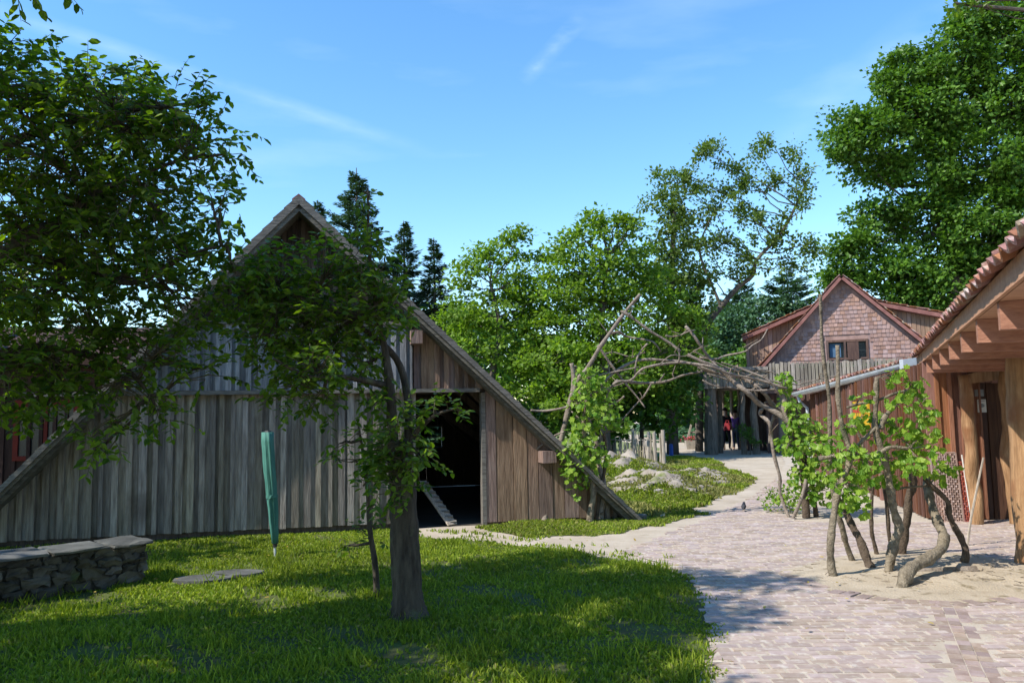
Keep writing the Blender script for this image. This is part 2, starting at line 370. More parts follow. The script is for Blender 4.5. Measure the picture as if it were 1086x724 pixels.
path_poly = G((760, 724), (762, 690), (748, 640), (735, 612), (700, 597), (660, 585), (690, 574), (735, 556), (770, 541), (800, 527), (822, 510), (832, 492),
              (828, 482), (846, 482), (842, 500), (832, 525), (842, 552), (900, 556), (1300, 545)) + [np.array([9, 3]), np.array([9, -1]), np.array([1.0, -1]), np.array([1.1, 3.2])]
ground_poly('brick_path', path_poly, .010, 'joint_sand', rag=.02, seed=4)
bed_poly = G((838, 611), (852, 601), (875, 594), (920, 586), (975, 583), (1040, 590), (1100, 600), (1180, 610), (1200, 640), (1086, 637), (1010, 642), (940, 638), (880, 628))

ground_poly('bed_ground', bed_poly, .014, 'bed_sand', seed=9)
# laid bricks, one mesh: they are the surface pattern of the path
rng = np.random.default_rng(5); bv = []
rot = rad(-2.0); cr, sr = math.cos(rot), math.sin(rot)
rows = np.arange(2.0, 19.0, .092); cand = []
for k, yy in enumerate(rows):
    xs = np.arange(-1, 12, .165) + (.08 if k % 2 else 0) + rng.uniform(-.03, .03)
    for x in xs: cand.append((x, yy))
cand = np.array(cand); C = np.stack([cand[:, 0]*cr-cand[:, 1]*sr*0.6, cand[:, 1]+cand[:, 0]*sr], 1)
drain_a, drain_b = gp(1003, 640)[:2], gp(1040, 724)[:2]
dd = (drain_b-drain_a); dl = np.linalg.norm(dd); dd /= dl; dn = np.array([-dd[1], dd[0]])
ok = inside(C, path_poly) & ~inside(C, bed_poly)
rel = C-drain_a; ok &= ~((np.abs(rel@dn) < .13) & (rel@dd > -.1))
C = C[ok]; C = C[(C[:, 0] < C[:, 1]*.72+.5)]
bt = np.array([(-1, -1, 0), (1, -1, 0), (1, 1, 0), (-1, 1, 0), (-.97, -.94, 1), (.97, -.94, 1), (.97, .94, 1), (-.97, .94, 1)], float)
n = len(C); hx = rng.uniform(.070, .078, n); hy = rng.uniform(.036, .0425, n); hz = .010 + rng.normal(.0042, .0022, n).clip(.0008, .010)
an = rng.normal(rot, .022, n); tx = rng.normal(0, .004, n); ty = rng.normal(0, .005, n)
V = np.zeros((n, 8, 3)); X = bt[None, :, 0]*hx[:, None]; Yy = bt[None, :, 1]*hy[:, None]
V[:, :, 0] = C[:, None, 0] + X*np.cos(an)[:, None]-Yy*np.sin(an)[:, None]
V[:, :, 1] = C[:, None, 1] + X*np.sin(an)[:, None]+Yy*np.cos(an)[:, None]
V[:, :, 2] = np.where(bt[None, :, 2] > 0, hz[:, None]+X*tx[:, None]+Yy*ty[:, None]*2, .004)
pb = bulk('brick_paving', V.reshape(-1, 3), 8, [(4, 5, 6, 7), (0, 1, 5, 4), (1, 2, 6, 5), (2, 3, 7, 6), (3, 0, 4, 7)], 'brick'); props(pb, kind='structure')
# edging row round the sandy bed and the paved gully
eb = MB(); bp = [np.array(p) for p in bed_poly]
for i in range(8, len(bp)):
    a, b = bp[i], bp[(i+1) % len(bp)]; Ls = np.linalg.norm(b-a); k = int(Ls/.115)
    for j in range(k):
        q = a+(b-a)*(j+.5)/k; t = (b-a)/Ls; nn = np.array([-t[1], t[0]])
        z = .017+rng.normal(0, .003); h1, h2 = .05, .085+rng.normal(0, .008)
        c = [q-t*h1-nn*h2, q+t*h1-nn*h2, q+t*h1+nn*h2, q-t*h1+nn*h2]
        eb.box8([(*p, .0) for p in c]+[(*p, z) for p in c])
k = int(dl/.11)+4
for j in range(k):
    for s_ in (-.084, 0, .084):
        q = drain_a+dd*(j+.3)*.112+dn*s_; z = .012+rng.normal(0, .003)-.004
        c = [q-dd*.052-dn*.038, q+dd*.052-dn*.038, q+dd*.052+dn*.038, q-dd*.052+dn*.038]
        eb.box8([(*p, .0) for p in c]+[(*p, z+.006) for p in c])
props(eb.build('brick_edging', 'brick_edge'), kind='structure')

def height_patch(name, cx, cy, rx, ry, h, m, seed, res=64, rough=.5, base=-.01, rot_=0.0):
    rg = np.random.default_rng(seed); vs = []; fs = []
    ph = rg.uniform(0, 6.28, (8, 2)); fq = rg.uniform(2.0, 17, (8, 2))
    for i in range(res):
        for j in range(res):
            u, v = 2*i/(res-1)-1, 2*j/(res-1)-1; r = math.hypot(u, v)
            e = max(0, 1-r*r)**1.3
            nz = sum(math.sin(fq[q, 0]*u+ph[q, 0])*math.cos(fq[q, 1]*v+ph[q, 1]) for q in range(8))/8
            z = h*e*(1+rough*2*nz) + e**.5*rg.normal(0, h*.045) + base*(1 if r > .96 else 0)
            X0, Y0 = u*rx, v*ry
            vs.append((cx+X0*math.cos(rot_)-Y0*math.sin(rot_), cy+X0*math.sin(rot_)+Y0*math.cos(rot_), z if e > 0 else base))
    for i in range(res-1):
        for j in range(res-1):
            fs.append((i*res+j, (i+1)*res+j, (i+1)*res+j+1, i*res+j+1))
    mb = MB(); mb.add(vs, fs); o = mb.build(name, m, smooth=True); props(o, kind='structure')
    return lambda x, y: max(0, h*max(0, 1-((((x-cx)*math.cos(rot_)+(y-cy)*math.sin(rot_))/rx)**2+((-(x-cx)*math.sin(rot_)+(y-cy)*math.cos(rot_))/ry)**2))**1.3)
bc = gp(985, 611)
height_patch('sandy_bed', bc[0]+.35, bc[1]+.05, 2.05, .95, .05, 'bed_sand', 11, rough=.6)
m1 = gp(705, 524); mound1 = height_patch('dirt_mound', m1[0], m1[1]+1.0, 1.35, 1.9, .34, 'mound_soil', 12)
m2 = gp(672, 505); mound2 = height_patch('rubble_mound', m2[0]-.2, m2[1]+1.5, 1.6, 2.4, .42, 'mound_soil', 13)
m3 = gp(748, 510); mound3 = height_patch('dirt_mound', m3[0], m3[1]+.5, 1.0, 1.6, .22, 'mound_soil', 14)

# grass, many small blades
def grass(name, poly, n, hmin, hmax, m, seed, zf=None, wd=.006, avoid=None, cond=None):
    rg = np.random.default_rng(seed); P = np.array(poly); lo_, hi_ = P.min(0), P.max(0)
    Q = rg.uniform(lo_-.15, hi_+.15, (n, 2))
    Qw = Q + .07*np.stack([np.sin(Q[:, 1]*6.3+2*np.sin(Q[:, 0]*3.1))+.6*np.sin(Q[:, 1]*17+Q[:, 0]*5), np.sin(Q[:, 0]*5.7+1.7)+.6*np.sin(Q[:, 0]*15+Q[:, 1]*4)], 1) + rg.normal(0, .025, Q.shape)
    Q = Q[inside(Qw, poly)]
    if cond is not None: Q = Q[cond(Q)]
    if avoid is not None: Q = Q[~inside(Q, avoid)]
    k = len(Q); z = np.zeros(k) if zf is None else np.array([zf(x, y) for x, y in Q])
    patch = .5+.5*np.sin(Q[:, 0]*2.1+1.3*np.sin(Q[:, 1]*1.7))*np.cos(Q[:, 1]*2.6+.8*np.sin(Q[:, 0]*3.1))
    h = rg.uniform(hmin, hmax, k)*(.6+.8*patch)
    a = rg.uniform(0, 6.283, k); b = rg.normal(0, .35, (k, 2)); w_ = wd*rg.uniform(.7, 1.4, k)*(1+.06*Q[:, 1])
    V = np.zeros((k, 5, 3)); ca, sa = np.cos(a)*w_, np.sin(a)*w_
    V[:, 0] = np.stack([Q[:, 0]-ca, Q[:, 1]-sa, z], 1); V[:, 1] = np.stack([Q[:, 0]+ca, Q[:, 1]+sa, z], 1)
    mx_, my_ = Q[:, 0]+b[:, 0]*h*.35, Q[:, 1]+b[:, 1]*h*.35
    V[:, 2] = np.stack([mx_+ca*.75, my_+sa*.75, z+h*.6], 1); V[:, 3] = np.stack([mx_-ca*.75, my_-sa*.75, z+h*.6], 1)
    V[:, 4] = np.stack([Q[:, 0]+b[:, 0]*h*1.1, Q[:, 1]+b[:, 1]*h*1.1, z+h*.95], 1)
    return props(bulk(name, V.reshape(-1, 3), 5, [(0, 1, 2, 3), (3, 2, 4)], m), kind='stuff')
def worn(Q):
    return np.sin(Q[:, 0]*3.1+1.7*np.sin(Q[:, 1]*2.3))+np.sin(Q[:, 1]*4.1+1.1*np.sin(Q[:, 0]*5.3))+.8*np.sin(Q[:, 0]*9.1+Q[:, 1]*7.7)
def view_l(Q):
    rr = np.random.default_rng(99).random(len(Q)); wv = worn(Q)
    return (Q[:, 1] > 4.2) & (Q[:, 0] > -.70*Q[:, 1]-.5) & (rr < np.clip(1.05+.62*wv, .12, 1))
props(grass('grass', lawn_poly, 620000, .018, .048, 'grass_blade', 21, cond=view_l), 'short green lawn grass in the front yard', 'grass')
grass('dry_grass', lawn_poly, 60000, .02, .05, 'grass_dry', 22, cond=view_l)
zb = lambda x, y: max(mound1(x, y)*.95, mound2(x, y)*.95, mound3(x, y)*.95, 0)
def patchy(Q):
    v = np.sin(Q[:, 0]*2.3+1.0)+np.sin(Q[:, 1]*1.1+Q[:, 0]*1.7)+.6*np.sin(Q[:, 1]*3.3+2)
    return v > .15
grass('bank_grass', bank_poly, 120000, .03, .10, 'grass_blade', 23, zb, .010, cond=patchy)
grass('dry_bank_grass', bank_poly, 60000, .03, .09, 'grass_dry', 27, zb, .010)
grass('verge_grass', base_poly, 30000, .02, .06, 'grass_blade', 24)
grass('dry_verge_grass', base_poly, 14000, .02, .06, 'grass_dry', 28)
edge_t = np.random.default_rng(3)
# ragged tufts on the sand beside the lawn
fringe = G((430, 560), (560, 566), (700, 590), (757, 628), (772, 700), (730, 724), (735, 640), (650, 600), (440, 575))
grass('edge_grass', fringe, 14000, .015, .055, 'grass_blade', 25, cond=lambda Q: worn(Q*2.2) > .1)
# clover and long tufts scattered through the lawn, and a few fallen leaves
tuft_c = np.random.default_rng(41).uniform((-6, 4.6), (1.5, 10.5), (190, 2)); tuft_c = tuft_c[inside(tuft_c, lawn_poly)]
tq = []
for c_ in np.vstack([tuft_c, np.array([gp(434, 656)[:2]]*5), np.array([gp(400, 634)[:2]]*2)]):
    r_ = np.random.default_rng(int(abs(c_[0]*1000)+abs(c_[1]*77)+len(tq))); tq.append(c_+r_.normal(0, .09, (60, 2)))
tq = np.vstack(tq); r_ = np.random.default_rng(42); k_ = len(tq)
leaves('grass_tufts', np.column_stack([tq, np.full(k_, .0)]), np.column_stack([r_.normal(0, .45, (k_, 2)), np.full(k_, 1.0)]), r_.normal(0, 1, (k_, 3)), r_.uniform(.05, .13, k_), (np.array([(-.05, 0, 0), (.05, 0, 0), (.03, .6, .03), (0, 1, .12), (-.03, .6, .03)]), [(0, 1, 2, 3, 4)]), 'grass_blade')
props(bpy.data.objects['grass_tufts'], kind='stuff')
cq = r_.uniform((-6, 4.5), (1.6, 10.8), (2500, 2)); cq = cq[inside(cq, lawn_poly)]; cq = cq[worn(cq*.7+3) > .6]; k_ = len(cq)
props(leaves('clover', np.column_stack([cq, r_.uniform(.015, .045, k_)]), r_.normal(0, 1, (k_, 3))*np.array([1, 1, .2]), r_.normal(0, .6, (k_, 3))+np.array([0, 0, 1]), r_.uniform(.018, .032, k_), LEAF4, 'grass_blade'), kind='stuff')
fq_ = r_.uniform((-5, 4.6), (3.5, 10.5), (130, 2)); k_ = len(fq_)
props(leaves('fallen_leaves', np.column_stack([fq_, r_.uniform(.03, .05, k_)]), r_.normal(0, 1, (k_, 3))*np.array([1, 1, .15]), r_.normal(0, .2, (k_, 3))+np.array([0, 0, 1]), r_.uniform(.03, .06, k_), LEAF6, 'dead_leaf'), kind='stuff')

# ------------------------------------------------------------------ the barn
class Fr:
    """upright local frame: x along the front, y towards the back, z up"""
    def __init__(s, ox, oy, ang):
        s.o = np.array([ox, oy, 0.0]); s.a = ang; s.u = np.array([math.cos(ang), math.sin(ang), 0]); s.v = np.array([-math.sin(ang), math.cos(ang), 0])
    def __call__(s, p): return s.o + s.u*p[0] + s.v*p[1] + np.array([0, 0, p[2]])
    def px(s, x, y, dy=0.0):     # photograph direction -> (x, z) on the local plane y = dy
        d = ray(x, y); o = s.o + s.v*dy; t = ((o-EYE)@s.v)/(d@s.v); q = EYE+d*t-s.o
        return q@s.u, q[2]
BF = Fr(-2.95, 10.66+.232*(6.12-2.95), math.atan(.232))
ax, az = BF.px(317, 210, -.35)
BF = Fr(*(BF.o+BF.u*ax)[:2], BF.a)          # origin now under the apex
AZ = az
fx, fz = BF.px(676, 549, -.35); lx, lz = BF.px(0, 520, -.35)
SR = (AZ-fz)/fx; SL = (AZ-lz)/(-lx); RX = AZ/SR; LX = -AZ/SL
def roof_z(x, under=.0):
    return AZ - (SR*x if x > 0 else -SL*x) - under
DEPTH = 6.6
barn = thing('barn', 'weathered grey board barn with a steep roof down to the ground and an open doorway', 'barn', BF.o, BF.a)
rng = np.random.default_rng(31)
def boards(mb, fr, x0, x1, zlo, zhi_f, w0, w1, y, th, gap=.004, jit=.008, zj=.012, overlap=None):
    """vertical boards; zlo may be a function too; overlap=(width, step) adds raised cover boards on the joints"""
    x = x0
    while x < x1-.02:
        wd = min(rng.uniform(w0, w1), x1-x); a, b = x+gap/2, x+wd-gap/2; x += wd
        lo_a = zlo(a) if callable(zlo) else zlo; lo_b = zlo(b) if callable(zlo) else zlo
        za, zb_ = zhi_f(a), zhi_f(b); j = rng.uniform(-jit, jit); zz = rng.uniform(0, zj)
        if za-lo_a < .02 and zb_-lo_b < .02: continue
        za, zb_ = max(za, lo_a+.01), max(zb_, lo_b+.01)
        y0, y1 = y-th+j, y+j
        mb.box8([fr(p) for p in [(a, y0, lo_a-zz), (b, y0, lo_b-zz), (b, y1, lo_b-zz), (a, y1, lo_a-zz), (a, y0, za), (b, y0, zb_), (b, y1, zb_), (a, y1, za)]])
        if overlap:
            c = x + rng.uniform(-.01, .01); ow = rng.uniform(*overlap); a2, b2 = c-ow/2, min(c+ow/2, x1)
            if b2-a2 < .02: continue
            la = zlo(a2) if callable(zlo) else zlo; z1, z2 = zhi_f(a2), zhi_f(b2); t2 = rng.uniform(.026, .042)
            if min(z1, z2)-la > .03:
                mb.box8([fr(p) for p in [(a2, y0-t2, la-zz), (b2, y0-t2, la-zz), (b2, y0-.001, la-zz), (a2, y0-.001, la-zz), (a2, y0-t2, z1), (b2, y0-t2, z2), (b2, y0-.001, z2), (a2, y0-.001, z1)]])
dj0 = BF.px(441, 480)[0]; dj1 = BF.px(511, 500)[0]; dtop = BF.px(476, 416)[1]
r1 = dtop + .0; r2 = BF.px(400, 345, -.1)[1]
top = lambda x: roof_z(x, .16)
def band(z0, z1):
    return lambda x: max(z0, min(z1, top(x)))
rr = lambda lim: (lambda x: min(lim, top(x)))
# lower tier, left of the door
mb = MB(); boards(mb, BF, LX+.35, dj0-.09, .10, rr(r1), .13, .19, 0, .025, overlap=(.05, .10)); mb.build('lower_boarding', 'barn_grey', barn)
# lower tier, right of the door: plain brown boards
mb = MB(); boards(mb, BF, dj1+.06, RX-.30, .05, rr(r1+.02), .14, .26, 0, .028, gap=.010, jit=.006); mb.build('side_boarding', 'barn_brown', barn)
# middle tier projects a little
xm1 = BF.px(437, 380, -.1)[0]
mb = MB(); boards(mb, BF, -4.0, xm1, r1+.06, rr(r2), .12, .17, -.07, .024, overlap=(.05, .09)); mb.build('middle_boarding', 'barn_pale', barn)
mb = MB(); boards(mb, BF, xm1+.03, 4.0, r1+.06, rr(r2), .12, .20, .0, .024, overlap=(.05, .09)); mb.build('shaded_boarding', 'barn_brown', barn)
# top tier
mb = MB(); boards(mb, BF, -2.0, 2.6, r2+.05, rr(9.0), .12, .18, .10, .024, overlap=(.05, .08)); mb.build('gable_boarding', 'barn_dark', barn)
# rails
mb = MB(); xr = BF.px(507, 410)[0]
mb.box((-3.6, -.14, r1), (xr, .0, r1+.055), BF); mb.build('lower_rail', 'verge_grey', barn)
mb = MB(); mb.box((-1.6, -.16, r2), (1.55, .08, r2+.05), BF); mb.build('upper_rail', 'verge_grey', barn)
# sill, posts, lintel
mb = MB(); mb.box((LX+.3, .005, .0), (dj0-.02, .14, .11), BF); mb.box((dj1+.02, .005, .0), (RX-.35, .14, .08), BF); mb.build('sill', 'barn_dark', barn)
mb = MB(); mb.box((dj0-.09, -.03, .0), (dj0, .12, dtop+.0), BF); mb.build('door_post', 'barn_grey', barn)
mb = MB(); mb.box((dj1, -.035, .0), (dj1+.06, .12, dtop-.01), BF); mb.build('door_post', 'verge_grey', barn)
mb = MB(); mb.box((dj0-.09, .01, dtop+.0), (dj1+.08, .13, dtop+.12), BF); mb.build('lintel', 'barn_dark', barn)
# roof slopes, as closed slabs with boards on top
for sgn, S, X in ((1, SR, RX), (-1, SL, LX)):
    Ln = math.hypot(X, AZ); nx, nz = AZ/Ln*sgn, abs(X)/Ln
    P0 = np.array([0, 0, AZ]); P1 = np.array([X, 0, 0.0]); nn = np.array([nx, 0, nz]); th = .12
    mb = MB()
    c = [P1-nn*th, P0-nn*th*1.0, P0, P1]
    for y0, y1 in ((-.30, DEPTH+.3),):
        mb.box8([BF((p[0], y0, p[2])) for p in c]+[BF((p[0], y1, p[2])) for p in c])
    mb.build('roof', 'barn_roofboard', barn)
    mb = MB(); nb = int(Ln/.21)          # overlapping horizontal roof boards
    for k in range(nb):
        t0 = k/nb; t1 = min(1.0, (k+1.18)/nb); A0 = P0+(P1-P0)*t0; A1 = P0+(P1-P0)*t1
        j = rng.uniform(-.03, .03)
        c = [A1+nn*.022, A0+nn*.004, A0+nn*.024, A1+nn*.044]
        mb.box8([BF((p[0], -.38+j, p[2])) for p in c]+[BF((p[0], DEPTH+.36, p[2])) for p in c])
    mb.build('roof_board', 'barn_roofboard', barn)
    mb = MB()                            # two layered verge boards
    tt = np.array([X, 0, -AZ])/Ln
    for (o1, o2, y0, y1) in ((.02, -.075, -.43, -.395), (-.05, -.14, -.395, -.345)):
        e1 = P1 if sgn > 0 else P1
        c = [P0+nn*o2, P0+nn*o1, e1+nn*o1, e1+nn*o2]
        mb.box8([BF((p[0], y0, max(p[2], .02))) for p in c]+[BF((p[0], y1, max(p[2], .02))) for p in c])
    mb.build('verge_board', 'verge_grey', barn)
mb = MB(); mb.prism([BF(p) for p in ((-.09, -.42, AZ-.07), (0, -.42, AZ-.0), (.09, -.42, AZ-.07), (.09, -.42, AZ-.03), (0, -.42, AZ+.045), (-.09, -.42, AZ-.03))], BF.v*(DEPTH+.8)); mb.build('ridge_cap', 'verge_red', barn)
# rafters seen inside and below the roof foot
for yy in np.arange(.4, DEPTH, 1.1):
    mb = MB()
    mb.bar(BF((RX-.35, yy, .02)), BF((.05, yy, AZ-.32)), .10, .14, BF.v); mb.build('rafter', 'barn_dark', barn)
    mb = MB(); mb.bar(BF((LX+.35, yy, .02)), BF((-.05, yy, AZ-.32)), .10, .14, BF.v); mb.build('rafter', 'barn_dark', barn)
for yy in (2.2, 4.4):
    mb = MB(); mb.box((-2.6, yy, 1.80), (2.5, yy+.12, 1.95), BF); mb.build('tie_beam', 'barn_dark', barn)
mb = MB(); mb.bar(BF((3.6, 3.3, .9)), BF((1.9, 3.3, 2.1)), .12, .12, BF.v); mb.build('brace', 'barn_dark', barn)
# purlin ends sticking out of the wall
for (x0, y0, x1, y1) in ((576, 478, 590, 491), (436, 350, 448, 364)):
    a = BF.px(x0, y1, -.3); b = BF.px(x1, y0, -.3)
    mb = MB(); mb.box((a[0], -.30, a[1]), (b[0], .08, b[1]), BF); mb.build('purlin_end', 'barn_brown', barn)
# back wall with a small window opening
wx0, wz0 = BF.px(452, 474, DEPTH); wx1, wz1 = BF.px(468, 452, DEPTH)
wz1 = min(wz1, roof_z(wx0, .2))
mb = MB()
boards(mb, BF, LX+.3, wx0, .02, rr(9), .2, .3, DEPTH, .03, jit=0); boards(mb, BF, wx1, RX-.3, .02, rr(9), .2, .3, DEPTH, .03, jit=0)
boards(mb, BF, wx0, wx1, .02, lambda x: wz0, .2, .3, DEPTH, .03, jit=0); boards(mb, BF, wx0, wx1, wz1, rr(9), .2, .3, DEPTH, .03, jit=0)
mb.build('back_wall', 'barn_dark', barn)
mb = MB()
for a, b in (((wx0-.03, wz0-.05), (wx1+.03, wz0)), ((wx0-.03, wz1), (wx1+.03, wz1+.05)), ((wx0-.05, wz0), (wx0, wz1)), ((wx1, wz0), (wx1+.05, wz1))):
    mb.box((a[0], DEPTH-.09, a[1]), (b[0], DEPTH+.01, b[1]), BF)
mb.build('window_frame', 'verge_grey', barn)
# inner loft floor keeps the inside dark
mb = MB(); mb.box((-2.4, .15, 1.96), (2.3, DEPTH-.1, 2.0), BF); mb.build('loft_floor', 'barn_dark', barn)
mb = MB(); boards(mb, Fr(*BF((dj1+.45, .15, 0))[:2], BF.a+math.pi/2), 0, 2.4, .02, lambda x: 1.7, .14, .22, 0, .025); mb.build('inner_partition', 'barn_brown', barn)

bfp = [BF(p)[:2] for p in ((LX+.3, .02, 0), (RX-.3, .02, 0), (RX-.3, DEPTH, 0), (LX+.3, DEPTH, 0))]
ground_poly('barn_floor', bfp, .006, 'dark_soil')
# ladder lying in the doorway
a = BF.px(480, 557, .05); b = BF.px(450, 512, .30)
a = BF((a[0], .05, .02)); b = BF((b[0], .65, b[1]-.0))
lad = thing('hen_ladder', 'sloping cleated plank leaning inside the dark barn doorway', 'plank', (a[0], a[1], 0), BF.a)
mb = MB(); mb.bar(a, b, .17, .025, (0, 0, 1)); mb.build('plank', 'stake', lad)
dn_ = (b-a)/np.linalg.norm(b-a); un = np.cross(BF.u, dn_); un = un if un[2] > 0 else -un
for t in np.linspace(.06, .94, 9):
    c = a+(b-a)*t+un*.021; mb = MB(); mb.bar(c-BF.u*.083, c+BF.u*.083, .030, .016, un); mb.build('cleat', 'verge_grey', lad)

# red painted shed far to the left behind the barn
SF = Fr(-11.5, 11.4, rad(9))
shed = thing('shed', 'dark shed with red painted window frames left of the barn', 'shed', SF.o, SF.a)
mb = MB(); boards(mb, SF, 0, 5.4, .02, lambda x: 2.55, .15, .2, 0, .03, overlap=(.04, .06)); mb.build('wall', 'shed_wall', shed)
mb = MB(); mb.box((0, .01, 0), (5.4, 3.2, 2.5), SF); mb.build('core_wall', 'shed_wall', shed)
mb = MB(); mb.prism([SF((-.3, -.4, 2.45)), SF((-.3, 1.6, 3.1)), SF((-.3, 3.6, 2.45)), SF((-.3, 3.6, 2.55)), SF((-.3, 1.6, 3.22)), SF((-.3, -.4, 2.55))], SF.u*6.0); mb.build('roof', 'shed_wall', shed)
for x0 in (1.0, 2.9, 4.1):
    mb = MB()
    for a, b in (((x0, 1.05), (x0+.9, 1.12)), ((x0, 1.85), (x0+.9, 1.95)), ((x0, 1.12), (x0+.07, 1.85)), ((x0+.83, 1.12), (x0+.9, 1.85)), ((x0+.42, 1.12), (x0+.47, 1.85))):
        mb.box((a[0], -.07, a[1]), (b[0], -.03+.0, b[1]), SF)
    wf = mb.build('window', 'red_paint', shed); mb = MB(); mb.box((x0+.06, -.038, 1.1), (x0+.84, -.031, 1.87), SF); mb.build('pane', 'glass_dark', wf)
mb = MB(); mb.box((-.1, -.09, 2.2), (5.5, -.035, 2.42), SF); mb.build('fascia', 'shed_wall', shed)

# ------------------------------------------------------------------ low dry stone wall
wa, wb = gp(157, 618), gp(0, 643); wd_ = (wb-wa)[:2]; ang = math.atan2(-wd_[1], -wd_[0])
wdir = wd_/np.linalg.norm(wd_); WF = Fr(wa[0], wa[1], ang)     # wall runs to local -x
sw = thing('stone_wall', 'low dry stone wall with a flat slab top at the left edge of the lawn', 'wall', WF.o, WF.a)
HW = WF.px(157, 570)[1]; rg = np.random.default_rng(8)
def rough_stone(mb, lo_, hi_, fr, rg, j=.012):
    lo_, hi_ = np.array(lo_), np.array(hi_); c = (lo_+hi_)/2; h = (hi_-lo_)/2; vs = []; k = 4
    ids = {}; fs = []
    for ax_ in range(3):
        for sg in (-1, 1):
            g_ = []
            for i in range(k):
                row = []
                for jj in range(k):
                    q = [0, 0, 0]; q[ax_] = sg; q[(ax_+1) % 3] = -1+2*i/(k-1); q[(ax_+2) % 3] = -1+2*jj/(k-1)
                    key = tuple(round(x_, 3) for x_ in q)
                    if key not in ids:
                        v = np.array(q); e = np.abs(v); rd = v/ (np.sum(e**9)**(1/9))
                        ids[key] = len(vs); vs.append(fr(c+rd*h+rg.normal(0, j, 3)))
                    row.append(ids[key])
                g_.append(row)
            for i in range(k-1):
                for jj in range(k-1):
                    fs.append((g_[i][jj], g_[i+1][jj], g_[i+1][jj+1], g_[i][jj+1]))
    mb.add(vs, fs)
mb = MB(); z = 0.0
for hgt in (.12, .10, .09, .08):
    if z+hgt > HW-.06: hgt = HW-.06-z
    if hgt < .02: break
    for (yr) in ((0, .22), (.22, .45)):
        x = -2.6
        while x < 0:
            l_ = rg.uniform(.12, .30); x1 = min(x+l_, .0)
            if 0-x1 < .08: x1 = rg.uniform(-.02, .01)
            rough_stone(mb, (x+.006, yr[0]+rg.uniform(-.02, .015), z+.002), (x1-.006, yr[1], z+hgt-.004), WF, rg, .016); x = x1 if x1 < -.05 else 1
    z += hgt
mb.build('stone_course', 'stone', sw, smooth=False)
mb = MB(); mb.box((-2.6, .06, 0), (-.04, .40, z-.01), WF); mb.build('rubble_core', 'stone', sw)
mb = MB(); x = -2.7
while x < -.02:
    l_ = rg.uniform(.35, .6); x1 = min(x+l_, .05)
    if .05-x1 < .2: x1 = .05
    t_ = rg.uniform(.03, .045); zz = z+rg.uniform(0, .01)
    rough_stone(mb, (x, -.06+rg.uniform(-.03, .02), zz), (x1-.008, .50+rg.uniform(-.02, .02), zz+t_), WF, rg, .006)
    if rg.random() < .0: rough_stone(mb, (x+.05, .0, zz+t_), (x1-.06, .42, zz+t_+.02), WF, rg, .006)
    x = x1 if x1 < .04 else 1
mb.build('cap_slab', 'slab', sw)

# flat stone slabs lying in the lawn
for i, (px_, py_, rx_, ry_) in enumerate(((215, 617, .30, .20), (252, 611, .27, .19))):
    c = gp(px_, py_); mb = MB(); k = 11; a0 = rg.uniform(0, 6)
    P = [(c[0]+rx_*math.cos(a0+j*6.283/k)*rg.uniform(.85, 1.1), c[1]+ry_*math.sin(a0+j*6.283/k)*rg.uniform(.8, 1.1), .004) for j in range(k)]
    mb.prism(P, (0, 0, .042)); o = mb.build('paving_slab', 'slab', origin=(c[0], c[1], 0))
    props(o, ('flat grey stone slab sunk in the lawn, the left one of two', 'flat grey stone slab sunk in the lawn, nearer the green parasol')[i], 'slab', 'flat slabs in the lawn')

# ------------------------------------------------------------------ closed parasol
pb_ = gp(292, 592); par = thing('parasol', 'closed turquoise green garden parasol standing in front of the barn wall', 'parasol', pb_)
tp = at(284, 458, pb_[1]); bt_ = at(291.5, 576, pb_[1])
mb = MB(); pts = [bt_+(tp-bt_)*t for t in np.linspace(0, 1, 12)]; vs = []; nseg = 24
prof = [.032, .040, .045, .049, .052, .054, .056, .058, .060, .060, .060, .058]
for i, p in enumerate(pts):
    for j in range(nseg):
        th = 6.283*j/nseg; r = prof[i]*(1+.22*math.cos(7*th+i*.16)+.10*math.sin(3*th+i*.45)+.05*math.sin(i*2.3+th)); vs.append(p+np.array([r*math.cos(th), r*math.sin(th), 0]))
fs = [(i*nseg+j, i*nseg+(j+1) % nseg, (i+1)*nseg+(j+1) % nseg, (i+1)*nseg+j) for i in range(11) for j in range(nseg)]+[tuple(range(nseg-1, -1, -1)), tuple(range(11*nseg, 12*nseg))]
mb.add(vs, fs); mb.build('canopy', 'parasol_cloth', par, smooth=True)
mb = MB(); ex = (bt_-tp)/np.linalg.norm(bt_-tp); mb.tube([np.array([pb_[0], pb_[1], -.02]), bt_+(tp-bt_)*.05], [.014, .014]); mb.build('pole', 'grey_metal', par)
sp_ = bt_+(tp-bt_)*.42; mb = MB(); mb.tube([sp_-ex*.018, sp_+ex*.018], [.066, .066], 20, .05, rg); mb.build('strap', 'parasol_cloth', par)
mb = MB(); mb.tube([bt_+ex*.04, bt_-ex*.02], [.024, .028]); mb.build('ferrule', 'dark_plastic', par)
mb = MB(); mb.tube([tp-np.array([0, 0, .01]), tp+np.array([0, 0, .018])], [.05, .03]); mb.build('cap', 'dark_plastic', par)

